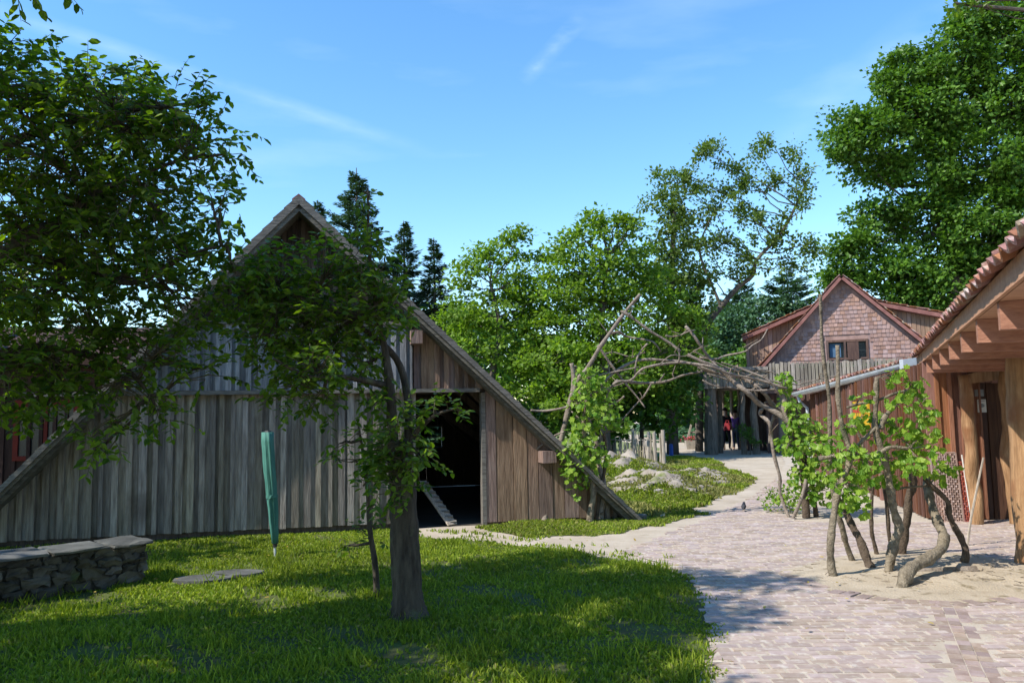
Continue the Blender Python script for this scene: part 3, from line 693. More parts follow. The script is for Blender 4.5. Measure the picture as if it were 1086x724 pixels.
# ------------------------------------------------------------------ tiled roofs
def tiles(name, E0, E1, up_vec, nrow, m, parent, colw=.2, amp=.028, thick=.022, fine=6):
    """pantile sheet: E0->E1 eave line, up_vec = eave-to-ridge vector"""
    E0, E1, U = map(lambda q: np.array(q, float), (E0, E1, up_vec)); A = E1-E0; La = np.linalg.norm(A); a = A/La
    nn = np.cross(a, U); nn /= np.linalg.norm(nn)
    if nn[2] < 0: nn = -nn
    nc = max(1, int(round(La/colw))); mb = MB(); rg = np.random.default_rng(int(La*100) % 9999)
    for c in range(nc):
        for r in range(nrow):
            j = rg.normal(0, .006, 2); off = r*0
            vs = []
            for lay in (0, 1):
                for e, t in ((0, r/nrow), (1, (r+1.12)/nrow)):
                    for i in range(fine+1):
                        s_ = i/fine*1.10; hgt = amp*(math.cos(2*math.pi*s_/1.10)*.9)+(.030*(1-e)) - lay*thick + j[1]
                        vs.append(E0+a*(c+s_)*La/nc + U*(t+j[0]/np.linalg.norm(U)) + nn*(hgt+.03))
            k = fine+1; fs = []
            for i in range(fine):
                fs += [(i, i+1, k+i+1, k+i), (2*k+i+1, 2*k+i, 3*k+i, 3*k+i+1), (i+1, i, 2*k+i, 2*k+i+1), (k+i, k+i+1, 3*k+i+1, 3*k+i)]
            fs += [(0, k, 3*k, 2*k), (k-1, 3*k-1, 4*k-1, 2*k-1)]
            mb.add(vs, fs)
    return mb.build(name, m, parent)

# ------------------------------------------------------------------ wooden hut with porch on the right
hutE = lambda Y: np.array([3.09+.438*(Y-5.11), Y, 0.0])
edir = np.array([.438, 1.0, 0]); edir /= np.linalg.norm(edir); ein = np.array([edir[1], -edir[0], 0])     # inward = to the right
Y0, Y1 = 2.6, 12.75
hut = thing('timber_hut', 'reddish brown board hut with tiled roof and open porch on the right', 'hut', (7.0, 11.4, 0), 0)
E0, E1 = hutE(Y0)+np.array([0, 0, 2.37]), hutE(Y1)+np.array([0, 0, 2.37])
pit = rad(27); upv = (ein*math.cos(pit)+np.array([0, 0, math.sin(pit)]))*4.6
tiles('roof_tiles', E0-ein*.06, E1-ein*.06, upv*1.01, 13, 'tile_red', hut, colw=.21)
# roof deck under the tiles
mb = MB(); c = [E0, E0+upv, E0+upv+np.array([0, 0, .03]), E0+np.array([0, 0, .03])]; c2 = [p+(E1-E0) for p in c]; mb.box8(c+c2)
mb.build('roof_deck', 'soffit_wood', hut)
mb = MB(); mb.box8([E0+np.array([0, 0, z_])+ein*i_ for z_, i_ in ((-.105, .0), (-.105, .025), (.0, .025), (.0, .0))]+[E1+np.array([0, 0, z_])+ein*i_ for z_, i_ in ((-.105, .0), (-.105, .025), (.0, .025), (.0, .0))])
mb.build('fascia_board', 'soffit_wood', hut)
for Yj in np.arange(3.05, 11.3, 1.02):
    p = hutE(Yj)+ein*.028; mb = MB(); z0, z1 = 2.055, 2.262
    q = p+ein*3.2; hw = edir*.045
    mb.box8([p-hw+np.array([0, 0, z0+.03]), p+hw+np.array([0, 0, z0+.03]), q+hw+np.array([0, 0, z0]), q-hw+np.array([0, 0, z0]),
             p-hw+np.array([0, 0, z1]), p+hw+np.array([0, 0, z1]), q+hw+np.array([0, 0, z1]), q-hw+np.array([0, 0, z1])])
    mb.build('joist', 'joist_wood', hut)
# lath planks lying on the joists
mb = MB(); s_ = .03
while s_ < 3.1:
    wdt = .15; p = hutE(2.8)+ein*s_; q = hutE(11.35)+ein*s_
    mb.box8([p+np.array([0, 0, 2.264]), p+ein*wdt+np.array([0, 0, 2.264]), q+ein*wdt+np.array([0, 0, 2.264]), q+np.array([0, 0, 2.264]),
             p+np.array([0, 0, 2.286]), p+ein*wdt+np.array([0, 0, 2.286]), q+ein*wdt+np.array([0, 0, 2.286]), q+np.array([0, 0, 2.286])]); s_ += wdt+.006
mb.build('soffit', 'soffit_wood', hut)
# beam carrying the joists
# wall facing the yard
HB = Fr(gp(988, 552)[0], gp(988, 552)[1], rad(-7.0))
dx0 = HB.px(1044, 480)[0]; dx1 = HB.px(1074, 480)[0]; dh = HB.px(1050, 404)[1]
mb = MB(); boards(mb, HB, 0, dx0-.02, .03, lambda x: 2.5, .13, .19, 0, .028, overlap=(.04, .06)); boards(mb, HB, dx1+.04, 3.6, .03, lambda x: 2.5, .13, .19, 0, .028, overlap=(.04, .06))
boards(mb, HB, dx0-.02, dx1+.04, dh-.02, lambda x: 2.5, .13, .19, 0, .028); mb.build('front_wall', 'hut_board', hut)
mb = MB(); boards(mb, HB, dx0, dx1+.02, .02, lambda x: dh-.01, .11, .14, .10, .03); dr = mb.build('door', 'door_dark', hut)
mb = MB(); mb.tube([HB((dx1-.06, .05, 1.0)), HB((dx1-.06, .02, 1.0)), HB((dx1-.14, .02, 1.0))], [.01, .01, .01]); mb.build('handle', 'dark_plastic', dr)
mb = MB(); mb.box8([HB(p) for p in [(dx0-.30, -.14, dh-.05), (dx1+.02, -.16, dh+.04), (dx1+.02, -.04, dh+.04), (dx0-.30, -.04, dh-.05), (dx0-.30, -.14, dh+.07), (dx1+.02, -.16, dh+.26), (dx1+.02, -.04, dh+.26), (dx0-.30, -.04, dh+.07)]])
mb.build('lintel', 'log_wood', hut)
# gable wall receding behind the vine
ga = HB((0, 0, 0)); gb = at(862, 470, 22.0); gfr = Fr(gb[0], gb[1], math.atan2(ga[1]-gb[1], ga[0]-gb[0])); gl = np.linalg.norm((ga-gb)[:2])
gtop = lambda x: 2.02+.22*x/gl
mb = MB(); boards(mb, gfr, 0, gl-.03, .03, gtop, .15, .20, .03, .028, overlap=(.04, .06)); mb.build('long_wall', 'hut_red', hut)
for p in (1.2, 3.4, 5.6, 7.8):
    mb = MB(); mb.box((p, -.06, 0), (p+.13, -.001, 2.0), gfr); mb.build('wall_stud', 'hut_board', hut)
mb = MB(); qq = [ga+np.array([.1, .35, 0]), ga+np.array([3.7, -.1, 0]), ga+np.array([3.7, 4, 0]), gb+np.array([3, 0, 0]), gb+np.array([.2, 0, 0])]
mb.prism([q*np.array([1, 1, 0]) for q in qq], (0, 0, 1.95)); mb.build('inner_core', 'door_dark', hut)
# lean-to roof above the long wall, with gutter
g0 = gp(962, 386, 2.32); g1 = at(845, 416.5, 22.5); gd = (g1-g0); glen = np.linalg.norm(gd); gdir = gd/glen
gin = np.array([gdir[1], -gdir[0], 0]); gin /= np.linalg.norm(gin)
up2 = (gin*math.cos(rad(7))+np.array([0, 0, math.sin(rad(7))]))*2.4
tiles('lean_to_tiles', g0+np.array([0, 0, .035])+gin*.03, g1+np.array([0, 0, .035])+gin*.03, up2, 7, 'tile_red', hut, colw=.24, fine=4)
mb = MB(); c = [g0+gin*.05, g0+up2+gin*.05, g0+up2+gin*.05+np.array([0, 0, .03]), g0+gin*.05+np.array([0, 0, .03])]; mb.box8(c+[p+gd for p in c]); mb.build('lean_to_deck', 'soffit_wood', hut)
mb = MB(); vs = []; kk = 9
for P in (g0-gdir*.05, g1):
    for i in range(kk):
        th = math.pi*(1+i/(kk-1)); vs.append(P + gin*(.10*math.cos(th)-.05) + np.array([0, 0, .10*math.sin(th)]))
    for i in range(kk-1, -1, -1):
        th = math.pi*(1+i/(kk-1)); vs.append(P + gin*(.092*math.cos(th)-.05) + np.array([0, 0, .092*math.sin(th)+.001]))
k2 = 2*kk; fs = [(i, (i+1) % k2, k2+(i+1) % k2, k2+i) for i in range(k2)]+[tuple(range(k2)), tuple(range(2*k2-1, k2-1, -1))]
mb.add(vs, fs); mb.build('gutter', 'grey_metal', hut)
mb = MB(); q = g0-gdir*.05-gin*.03; mb.box8([q+np.array(p) for p in [(-.11, -.13, -.10), (.16, -.13, -.10), (.16, .0, -.10), (-.11, .0, -.10), (-.11, -.13, .07), (.16, -.13, .10), (.16, .0, .10), (-.11, .0, .07)]]); mb.build('gutter_box', 'grey_metal', hut)
mb = MB(); q = g1-gin*.03; mb.tube([q+np.array([0, -.1, -.05]), q+np.array([.05, -.15, -.25]), q+gin*.25+np.array([0, -.1, -.42]), q+gin*.28+np.array([0, -.1, -2.1])], [.04]*4, 10); mb.build('downpipe', 'grey_metal', hut)
# round log posts of the porch
def log(px_b, px_t, Y, rb, rt_, seed, name='log_post', parent=hut):
    rg = np.random.default_rng(seed); b = at(*px_b, Y); b[2] = -.02; t = at(*px_t, Y); mb = MB(); K = 9
    pts = [b+(t-b)*i/K+np.append(rg.normal(0, .018, 2), 0)*(1 if 0 < i < K else .3) for i in range(K+1)]
    mb.tube(smooth_path(pts, 3), [rb+(rt_-rb)*i/(3*K)+.006*math.sin(i*1.1+seed) for i in range(3*K+1)], 16, .03, rg)
    return mb.build(name, 'log_wood', parent, smooth=True)
fp = gp(1096, 600)
log((1096, 600), (1083, 352), fp[1], .165, .15, 1)
pw = gp(1037, 556); log((1036, 555), (1022, 398), pw[1], .085, .08, 2)
pw = gp(1075, 556); log((1078, 555), (1066, 372), pw[1], .10, .10, 3)
log((1150, 560), (1140, 372), 9.4, .15, .14, 4)

# things standing at the hut
pa, pb2 = HB.px(988, 480, -.12), HB.px(1021, 552, -.12)
def panel(name, x0, x1, z0, z1, m, label, lean, gapx=.030, gapz=.034):
    o_ = HB(((x0+x1)/2, -.2, 0)); t = thing(name, label, 'panel', o_, HB.a)
    f = lambda x, z, dy=0: HB((x, -.20+lean*(z/z1)+dy, z))
    mb = MB(); x = x0; k = 0
    while x < x1: mb.bar(f(x, z0+.01), f(x, z1-.01), .014, .008, HB.v); x += gapx
    z = z0+.02; j = 0
    while z < z1:
        x = x0; P = []; i = 0
        while x <= x1+.01: P.append(f(min(x, x1), z, .010*(1 if (i+j) % 2 else -1))); x += gapx; i += 1
        for q in range(len(P)-1): mb.bar(P[q], P[q+1], .004, .020, (0, 0, 1))
        z += gapz; j += 1
    mb.build('weave', m, t)
    mb = MB(); mb.bar(f(x0-.01, z0, 0), f(x0-.01, z1, 0), .02, .02, HB.v); mb.bar(f(x1+.01, z0), f(x1+.01, z1), .02, .02, HB.v); mb.bar(f(x0, z1), f(x1, z1), .02, .02); mb.bar(f(x0, z0+.01), f(x1, z0+.01), .02, .02); mb.build('frame', m, t)
panel('woven_panel', pa[0], HB.px(1015, 500, -.12)[0], .0, pa[1], 'weave', 'greyish woven mesh panel leaning on the hut wall beside the vine', .12)
panel('woven_panel', HB.px(1017.5, 500, -.12)[0], HB.px(1026, 500, -.12)[0], .0, pa[1]*.86, 'weave_red', 'narrow reddish woven panel leaning between the grey mesh and the log doorpost', .12)
def stickthing(name, label, cat, pts, radii, m, group=None, rr_=None, seed=0, wob=.08, n=8, sub=3):
    rg = np.random.default_rng(seed); P = smooth_path(pts, sub); R_ = np.interp(np.linspace(0, 1, len(P)), np.linspace(0, 1, len(radii)), radii)
    mb = MB(); mb.tube(P, R_, n, wob, rg); o = mb.build(name, m, origin=tuple(P[0])); props(o, label, cat, group); return o
bz = gp(1032, 554)[1]
stickthing('pole', 'thin pale pole leaning on the hut wall over the woven panel', 'pole', [gp(1032, 554), at(1028, 535, bz+.03), at(1020, 482, bz+.1)], [.012, .010, .009], 'pale_pole', n=6, wob=0)
bz = gp(1025, 579)[1]
stickthing('stake', 'thin light wooden stake stuck in the ground in front of the doorway', 'stake', [gp(1025, 579)-np.array([0, 0, .05]), at(1030, 548, bz), at(1043, 485, bz+.05)], [.016, .014, .011], 'stake', n=6, wob=.05)
# small notice hanging in the doorway
na, nb_ = HB.px(1034, 422, -.02), HB.px(1046, 437, -.02)
nz_ = thing('notice', 'small pale notice with a dark emblem hanging in the hut doorway', 'sign', HB(((na[0]+nb_[0])/2, -.02, nb_[1])), HB.a)
mb = MB(); mb.box((na[0]+.02, -.035, nb_[1]), (nb_[0], -.02, na[1]-.02), HB); mb.build('board', 'notice_white', nz_)
mb = MB(); cx_, cz_ = (na[0]+nb_[0])/2+.01, (na[1]+nb_[1])/2
mb.prism([HB((cx_+.035*math.cos(a), -.0385, cz_-.005+.028*math.sin(a))) for a in np.linspace(0, 6.283, 13)[:-1]], HB.v*.003); mb.build('emblem', 'notice_grey', nz_)
mb = MB(); mb.box((na[0]+.03, -.038, na[1]-.045), (nb_[0]-.01, -.0355, na[1]-.035), HB); mb.build('line', 'notice_grey', nz_)
na2, nb2 = HB.px(1033, 413, -.02), HB.px(1043, 420, -.02)
mb = MB(); mb.box((na2[0], -.034, nb2[1]), (nb2[0], -.02, na2[1]), HB); o = mb.build('plate', 'notice_grey', origin=HB((na2[0], -.02, nb2[1]))); props(o, 'small dull grey plate above the pale notice in the doorway', 'sign')
# yellow sign on the long wall
def gx(px_, py_): return gfr.px(px_, py_, -.03)
a, b = gx(904, 426), gx(922, 453)
ys = thing('yellow_sign', 'yellow and red sign on the red hut wall behind the vine', 'sign', gfr((a[0], -.03, b[1])), gfr.a)
mb = MB(); mb.box((a[0], -.035, b[1]), (b[0], -.005, a[1]), gfr); mb.build('board', 'yellow_sign', ys)
zm = b[1]+(a[1]-b[1])*.55
mb = MB(); mb.box((a[0]+.05, -.040, zm), (b[0]-.05, -.036, zm+(a[1]-b[1])*.2), gfr); mb.build('band', 'sign_red', ys)

# ------------------------------------------------------------------ house in the background
HF = Fr(9.9, 30.2, rad(-20))
house = thing('house', 'pinkish gable house with red tiled roof edges, window and wooden balcony', 'house', HF.o, HF.a)
def hp(x, y, dy=0.0):
    a_ = HF.px(x, y, dy); return (a_[0], dy, a_[1])
apx, lf, rf = hp(892, 297, 0), hp(812, 388, 0), hp(985, 371, 0)
rf = (rf[0], 0, rf[2]); zf = hp(880, 383)[2]
wl, wr, wt, wbm = hp(876, 365)[0], hp(921, 365)[0], hp(898, 360)[2], hp(898, 381)[2]
DB = 7.5
def poly_wall(mb, pts, y0=0, dep=.25): mb.prism([HF((p[0], y0, p[1])) for p in pts], HF.v*dep)
S1 = (apx[2]-lf[2])/(apx[0]-lf[0]); S2 = (apx[2]-rf[2])/(rf[0]-apx[0])
hz = lambda x: apx[2]-(S1*(apx[0]-x) if x < apx[0] else S2*(x-apx[0]))
mb = MB()
poly_wall(mb, [(lf[0], lf[2]-.02), (wl, lf[2]-.02), (wl, hz(wl))]); poly_wall(mb, [(wr, lf[2]-.02), (rf[0], lf[2]-.02), (rf[0], rf[2]), (wr, hz(wr))])
poly_wall(mb, [(wl, wt), (wr, wt), (wr, hz(wr)), (apx[0], apx[2]), (wl, hz(wl))]); poly_wall(mb, [(wl, lf[2]-.02), (wr, lf[2]-.02), (wr, wbm), (wl, wbm)])
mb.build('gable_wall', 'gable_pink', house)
# hung shingles as thin rows on the gable
mb = MB(); zz = lf[2]; rg = np.random.default_rng(4)
while zz < apx[2]-.3:
    x = lf[0]+.1
    while x < rf[0]-.1:
        x1 = x+rg.uniform(.12, .17)
        if hz(x) > zz+.22 and hz(x1) > zz+.22 and not (x1 > wl-.03 and x < wr+.03 and zz+.2 > wbm-.05 and zz < wt+.05):
            t_ = rg.uniform(.012, .026)
            mb.box8([HF(p) for p in [(x+.004, -t_-.012, zz), (x1-.004, -t_-.012, zz), (x1-.004, -.002, zz), (x+.004, -.002, zz), (x+.004, -.008, zz+.17), (x1-.004, -.008, zz+.17), (x1-.004, -.002, zz+.17), (x+.004, -.002, zz+.17)]])
        x = x1
    zz += .15
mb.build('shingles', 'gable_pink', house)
# window: blue curtain left, dark opening right, with frame
mb = MB()
for a_, b_ in (((wl, wbm), (wl+.08, wt)), ((wr-.08, wbm), (wr, wt)), ((wl+.08, wt-.08), (wr-.08, wt)), ((wl+.08, wbm), (wr-.08, wbm+.06)), ((wl+.42*(wr-wl), wbm+.06), (wl+.42*(wr-wl)+.07, wt-.08))):
    mb.box((a_[0], -.04, a_[1]), (b_[0], .12, b_[1]), HF)
wf = mb.build('window', 'house_dark', house)
mb = MB(); mb.box((wl+.06, .16, wbm+.03), (wr-.06, .18, wt-.05), HF); mb.build('pane', 'glass_dark', wf)
mb = MB(); mb.box((wl+.12, .10, wbm+.1), (wl+.35*(wr-wl), .12, wt-.12), HF); mb.build('curtain', 'curtain_blue', wf)
mb = MB(); mb.box((wl+.5*(wr-wl), -.10, wbm-.02), (wl+.5*(wr-wl)+.38, -.05, wt-.1), HF); mb.build('shutter', 'door_dark', wf)
# roof slopes
for (F0, S, sg) in ((lf, S1, -1), (rf, S2, 1)):
    A = np.array([apx[0], 0, apx[2]]); B = np.array([F0[0]+sg*.15, 0, F0[2]-S*.15]); d = (B-A)/np.linalg.norm(B-A); nn = np.array([-d[2]*sg, 0, d[0]*sg]); 
    if nn[2] < 0: nn = -nn
    mb = MB(); c = [A, B, B+nn*.10, A+nn*.10]
    mb.box8([HF((p[0], -.30, p[2])) for p in c]+[HF((p[0], DB, p[2])) for p in c]); mb.build('roof_slab', 'house_dark', house)
    mb = MB(); c = [A-nn*.01, B-nn*.01, B+nn*.10, A+nn*.10]
    mb.box8([HF((p[0], -.345, p[2])) for p in c]+[HF((p[0], -.302, p[2])) for p in c]); mb.build('verge_board', 'verge_red', house)
    e0 = HF((B[0]+nn[0]*.1, -.36, B[2]+nn[2]*.1)); e1 = HF((B[0]+nn[0]*.1, DB, B[2]+nn[2]*.1)); uv = HF((A[0], 0, A[2]))-HF((B[0], 0, B[2]))
    tiles('roof_tiles', e0, e1, uv*1.01, int(np.linalg.norm(uv)/.34), 'tile_red', house, colw=.26, amp=.035, fine=4)
# side dormers with boarded cheeks
DY = 1.3
d1 = [hp(858, 331, DY), hp(792, 360, DY), hp(792, 392, DY), hp(812, 392, DY)]
d2 = [hp(934, 326, DY), hp(1001, 338, DY), hp(1001, 380, DY), hp(960, 380, DY), hp(934, 352, DY)]
for dd_, tp_ in ((d1, (0, 1)), (d2, (0, 1))):
    P = [(p[0], p[2]) for p in dd_]; mb = MB(); mb.prism([HF((p[0], DY+.06, p[1])) for p in P], HF.v*4.5); mb.build('dormer_wall', 'house_dark', house)
    x0_, x1_ = min(p[0] for p in P), max(p[0] for p in P)
    A, B = sorted([P[0], P[1]]); mz = lambda x: A[1]+(B[1]-A[1])*(x-A[0])/(B[0]-A[0])
    zlo_ = min(p[1] for p in P)
    low = (lambda x: max(zlo_, hz(x)-.1) if hz(x)-.1 < mz(x) else mz(x)-.01)
    mb = MB(); boards(mb, HF, x0_, x1_, low, mz, .13, .18, DY+.04, .03, gap=.015, jit=.01, zj=0); mb.build('cheek_boarding', 'cheek_board', house)
    A_, B_ = np.array([A[0]-.15, A[1]-.15*(B[1]-A[1])/(B[0]-A[0])]), np.array([B[0]+.15, B[1]+.15*(B[1]-A[1])/(B[0]-A[0])])
    mb = MB(); c = [(A_[0], A_[1]), (B_[0], B_[1]), (B_[0], B_[1]+.15), (A_[0], A_[1]+.15)]
    mb.box8([HF((p[0], DY-.32, p[1])) for p in c]+[HF((p[0], DY+4.6, p[1])) for p in c]); mb.build('dormer_roof', 'verge_red', house)
    lowp, highp = (A_, B_) if A_[1] < B_[1] else (B_, A_)
    e0 = HF((lowp[0], DY-.36, lowp[1]+.15)); e1 = HF((lowp[0], DY+4.6, lowp[1]+.15)); uv = HF((highp[0], 0, highp[1]))-HF((lowp[0], 0, lowp[1]))
    tiles('dormer_tiles', e0, e1, uv, max(2, int(np.linalg.norm(uv)/.34)), 'tile_red', house, colw=.28, amp=.035, fine=4)
# balcony: floor, rail and pales
bl, br = hp(817, 400)[0], hp(952, 380)[0]+.2; bt2 = hp(880, 384)[2]; bb = bt2-.95
mb = MB(); boards(mb, HF, bl, br, bb-.02, lambda x: bt2+rg.uniform(-.07, .04), .10, .16, -1.15, .03, gap=.028, jit=.01); mb.build('balcony_pales', 'fence_grey', house)
mb = MB(); mb.box((bl, -1.14, bt2-.16), (br, -1.08, bt2-.08), HF); mb.box((bl, -1.14, bb+.1), (br, -1.08, bb+.18), HF); mb.build('balcony_rail', 'fence_grey', house)
mb = MB(); mb.box((bl-.2, -1.12, bb-.16), (br, -.01, bb-.03), HF); mb.build('balcony_floor', 'house_dark', house)
# ground floor wall
gx0 = hp(812, 440)[0]
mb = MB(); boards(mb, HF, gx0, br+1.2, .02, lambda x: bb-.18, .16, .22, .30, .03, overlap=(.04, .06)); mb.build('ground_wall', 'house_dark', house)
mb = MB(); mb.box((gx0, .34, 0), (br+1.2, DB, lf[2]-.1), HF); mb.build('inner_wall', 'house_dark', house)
# covered deck on posts, left of the gable
DF = Fr(*hp(745, 400, -.6)[:2], 0)
dfr = HF
dx_a, dx_b = hp(746, 400, -1.0)[0], bl-.02
dz0, dz1 = hp(780, 411, -1.0)[2], hp(780, 391, -1.0)[2]
deck = thing('covered_deck', 'grey wooden deck on posts over the passage left of the house', 'deck', HF((dx_a, -1.0, 0)), HF.a)
mb = MB(); boards(mb, HF, dx_a, dx_b, dz0, lambda x: dz1+rg.uniform(-.12, .03), .12, .2, -1.02, .04, gap=.02, jit=.015); mb.build('fascia_pales', 'fence_grey', deck)
mb = MB(); mb.box((dx_a-.1, -.98, dz0+.02), (dx_b, 4.0, dz0+.22), HF); mb.build('deck_floor', 'deck_post', deck)
mb = MB(); mb.bar(HF((dx_a-.2, -1.1, dz1+.02)), HF((dx_b, -1.1, dz1-.02)), .12, .12); mb.build('hand_rail', 'fence_grey', deck)
for (px_, dy_, r_) in ((753, -.8, .24), (763, .3, .09), (766, 3.4, .08), (775.5, 3.4, .07), (783.5, 3.4, .07), (800, -.5, .13), (828, -.8, .12), (787, -.6, .10)):
    x_ = HF.px(px_, 440, dy_)[0]; K = 5; b = HF((x_, dy_, -.02)); t = HF((x_+.04, dy_, dz0+.03)); rg2 = np.random.default_rng(int(px_))
    mb = MB(); mb.tube([b+(t-b)*i/K+np.append(rg2.normal(0, .02, 2), 0) for i in range(K+1)], [r_*(1.1-.04*i) for i in range(K+1)], 9, .06, rg2); mb.build('post', 'deck_post' if dy_ < 2 else 'stake', deck)
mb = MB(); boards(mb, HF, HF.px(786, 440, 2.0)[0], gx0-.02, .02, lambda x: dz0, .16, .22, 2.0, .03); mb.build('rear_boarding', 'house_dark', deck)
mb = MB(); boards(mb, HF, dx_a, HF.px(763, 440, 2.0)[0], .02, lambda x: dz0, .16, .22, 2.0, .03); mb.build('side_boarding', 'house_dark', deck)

# ------------------------------------------------------------------ small things near the house
def flat(m): return m
fb = HF((HF.px(733, 460, -1.6)[0], -1.6, 0)); ft = gp(734, 476)
tb = thing('flower_trough', 'pale trough planted with red flowers at the corner of the house deck', 'planter', ft)
mb = MB(); mb.box8([ft+np.array(p) for p in [(-.26, -.16, 0), (.26, -.16, 0), (.26, .16, 0), (-.26, .16, 0), (-.30, -.2, .38), (.30, -.2, .38), (.30, .2, .38), (-.30, .2, .38)]]); mb.build('trough', 'trough', tb)
rg = np.random.default_rng(9); P = ft+np.array([0, 0, .43])+rg.normal(0, 1, (160, 3))*np.array([.17, .11, .06])
leaves('flowers', P, rg.normal(0, 1, (160, 3))+np.array([0, 0, 1]), rg.normal(0, 1, (160, 3)), rg.uniform(.05, .08, 160), LEAF6, 'flower_red', tb)
P = ft+np.array([0, 0, .40])+rg.normal(0, 1, (160, 3))*np.array([.17, .11, .05])
leaves('foliage', P, rg.normal(0, 1, (160, 3))+np.array([0, 0, 1]), rg.normal(0, 1, (160, 3)), rg.uniform(.05, .08, 160), LEAF6, 'bush_leaf', tb)
rg0 = gp(727, 470)
tr_ = thing('trestle', 'slanting wooden trestle behind the trough of red flowers', 'trestle', (rg0[0], rg0[1], 0))
Yt = rg0[1]+.5
for a_, b_ in (((728, 470), (738, 431)), ((749, 470), (739, 431))):
    mb = MB(); p0 = at(*a_, Yt); p0[2] = 0; mb.bar(p0, at(*b_, Yt), .09, .05, (0, 1, 0)); mb.build('leg', 'stake', tr_)
mb = MB(); mb.bar(at(730, 458, Yt+.05), at(747, 458, Yt+.05), .05, .08); mb.build('crosspiece', 'stake', tr_)
bpx = gp(712, 483)
mb = MB(); mb.tube([bpx+np.array([0, 0, z_]) for z_ in (-.02, .1, .3, .40, .44)], [.075, .08, .08, .07, .045], 14); o = mb.build('canister', 'blue_plastic', origin=tuple(bpx))
props(o, 'small blue canister at the end of the stake fence', 'canister')

# stake fence
fa, fb_ = gp(642, 487), gp(706, 493); fa = gp(640, 488); Fd = fb_-fa; 
sf = thing('stake_fence', 'rough fence of thin upright wooden stakes behind the dirt mounds', 'fence', (fa[0], fa[1], 0)); rg = np.random.default_rng(12)
nst = 44; mb = MB()
for i in range(nst):
    t = (i+.5)/nst; p = fa+Fd*t+np.append(rg.normal(0, .05, 2), 0); hgt = rg.uniform(.62, .98)*(1.05 if t > .5 else .85)
    q = p+np.array([rg.normal(0, .05), rg.normal(0, .05), hgt]); p[2] = -.03
    mb.tube([p, (p+q)/2+rg.normal(0, .01, 3), q], [rg.uniform(.022, .035), .025, .016], 6, .1, rg)
mb.build('stakes', 'stake', sf)
for t in (.02, .52, .74, .86, .98):
    p = fa+Fd*t; mb = MB(); q = p+np.array([rg.normal(0, .03), 0, rg.uniform(.95, 1.15)]); p = p+np.array([0, 0, -.05]); mb.tube([p, q], [.065, .055], 8, .08, rg); mb.build('post', 'stake', sf)
for h_ in (.35, .7):
    mb = MB(); mb.tube(wander(fa+np.array([0, .04, h_]), fb_+np.array([0, .04, h_+.05]), rg, 10, .006), [.02]*11, 6); mb.build('rail', 'stake', sf)

# rubble on the mounds (nobody could count it)
mb = MB(); rg = np.random.default_rng(14)
idf = lambda p: np.array(p)
for i in range(260):
    k = rg.integers(3)
    if k == 0: c = np.array([m2[0]-.2+rg.normal(0, .75), m2[1]+1.5+rg.normal(0, 1.2)])
    elif k == 1: c = np.array([m1[0]+rg.normal(.1, .6), m1[1]+1.0+rg.normal(0, .8)])
    else: c = np.array([m3[0]+rg.normal(-.3, .5), m3[1]+.5+rg.normal(0, .8)])
    s_ = rg.uniform(.015, .065)*np.array([1.3, 1, .6]); zc = zb(c[0], c[1])+s_[2]*.3
    pc = np.array([c[0], c[1], zc]); rough_stone(mb, -s_, s_, lambda p, pc=pc: pc+p, rg, .006)
o = mb.build('rubble', 'rubble'); props(o, 'scattered pale rubble on the dirt mounds', 'rubble', kind='stuff')
# two stones at the foot of the barn roof
for (x_, y_, s_, m_, lb) in ((679, 551, .07, 'slab', 'small bluish grey stone at the foot of the barn roof'), (671, 549, .05, 'notice_white', 'small white stone beside the foot of the barn roof')):
    c = gp(x_, y_); mb = MB(); rough_stone(mb, (-s_*1.3, -s_, 0), (s_*1.3, s_, s_*1.2), lambda p, c=c: c+p, rg, .006); o = mb.build('stone', m_, origin=tuple(c)); props(o, lb, 'stone')
for i, (x_, y_, s_, hh) in enumerate(((644, 551, .05, .38), (652, 550, .045, .22), (658, 549, .04, .16), (638, 552, .04, .14))):
    c = gp(x_, y_)+np.array([0, 0, -.01]); mb = MB(); mb.tube([c, c+np.array([.01, .02, hh*.6]), c+np.array([0, 0, hh])], [s_, s_*.8, s_*.9], 9, .12, rg); o = mb.build('log_stump', 'dead_branch', origin=tuple(c))
    props(o, ('tallest upright log stump under the edge of the barn roof', 'middle upright stump just right of the tallest under the barn roof edge', 'small stump furthest right under the barn roof edge', 'short stump left of the tallest under the barn roof edge')[i], 'stump', 'stumps under the barn roof edge')

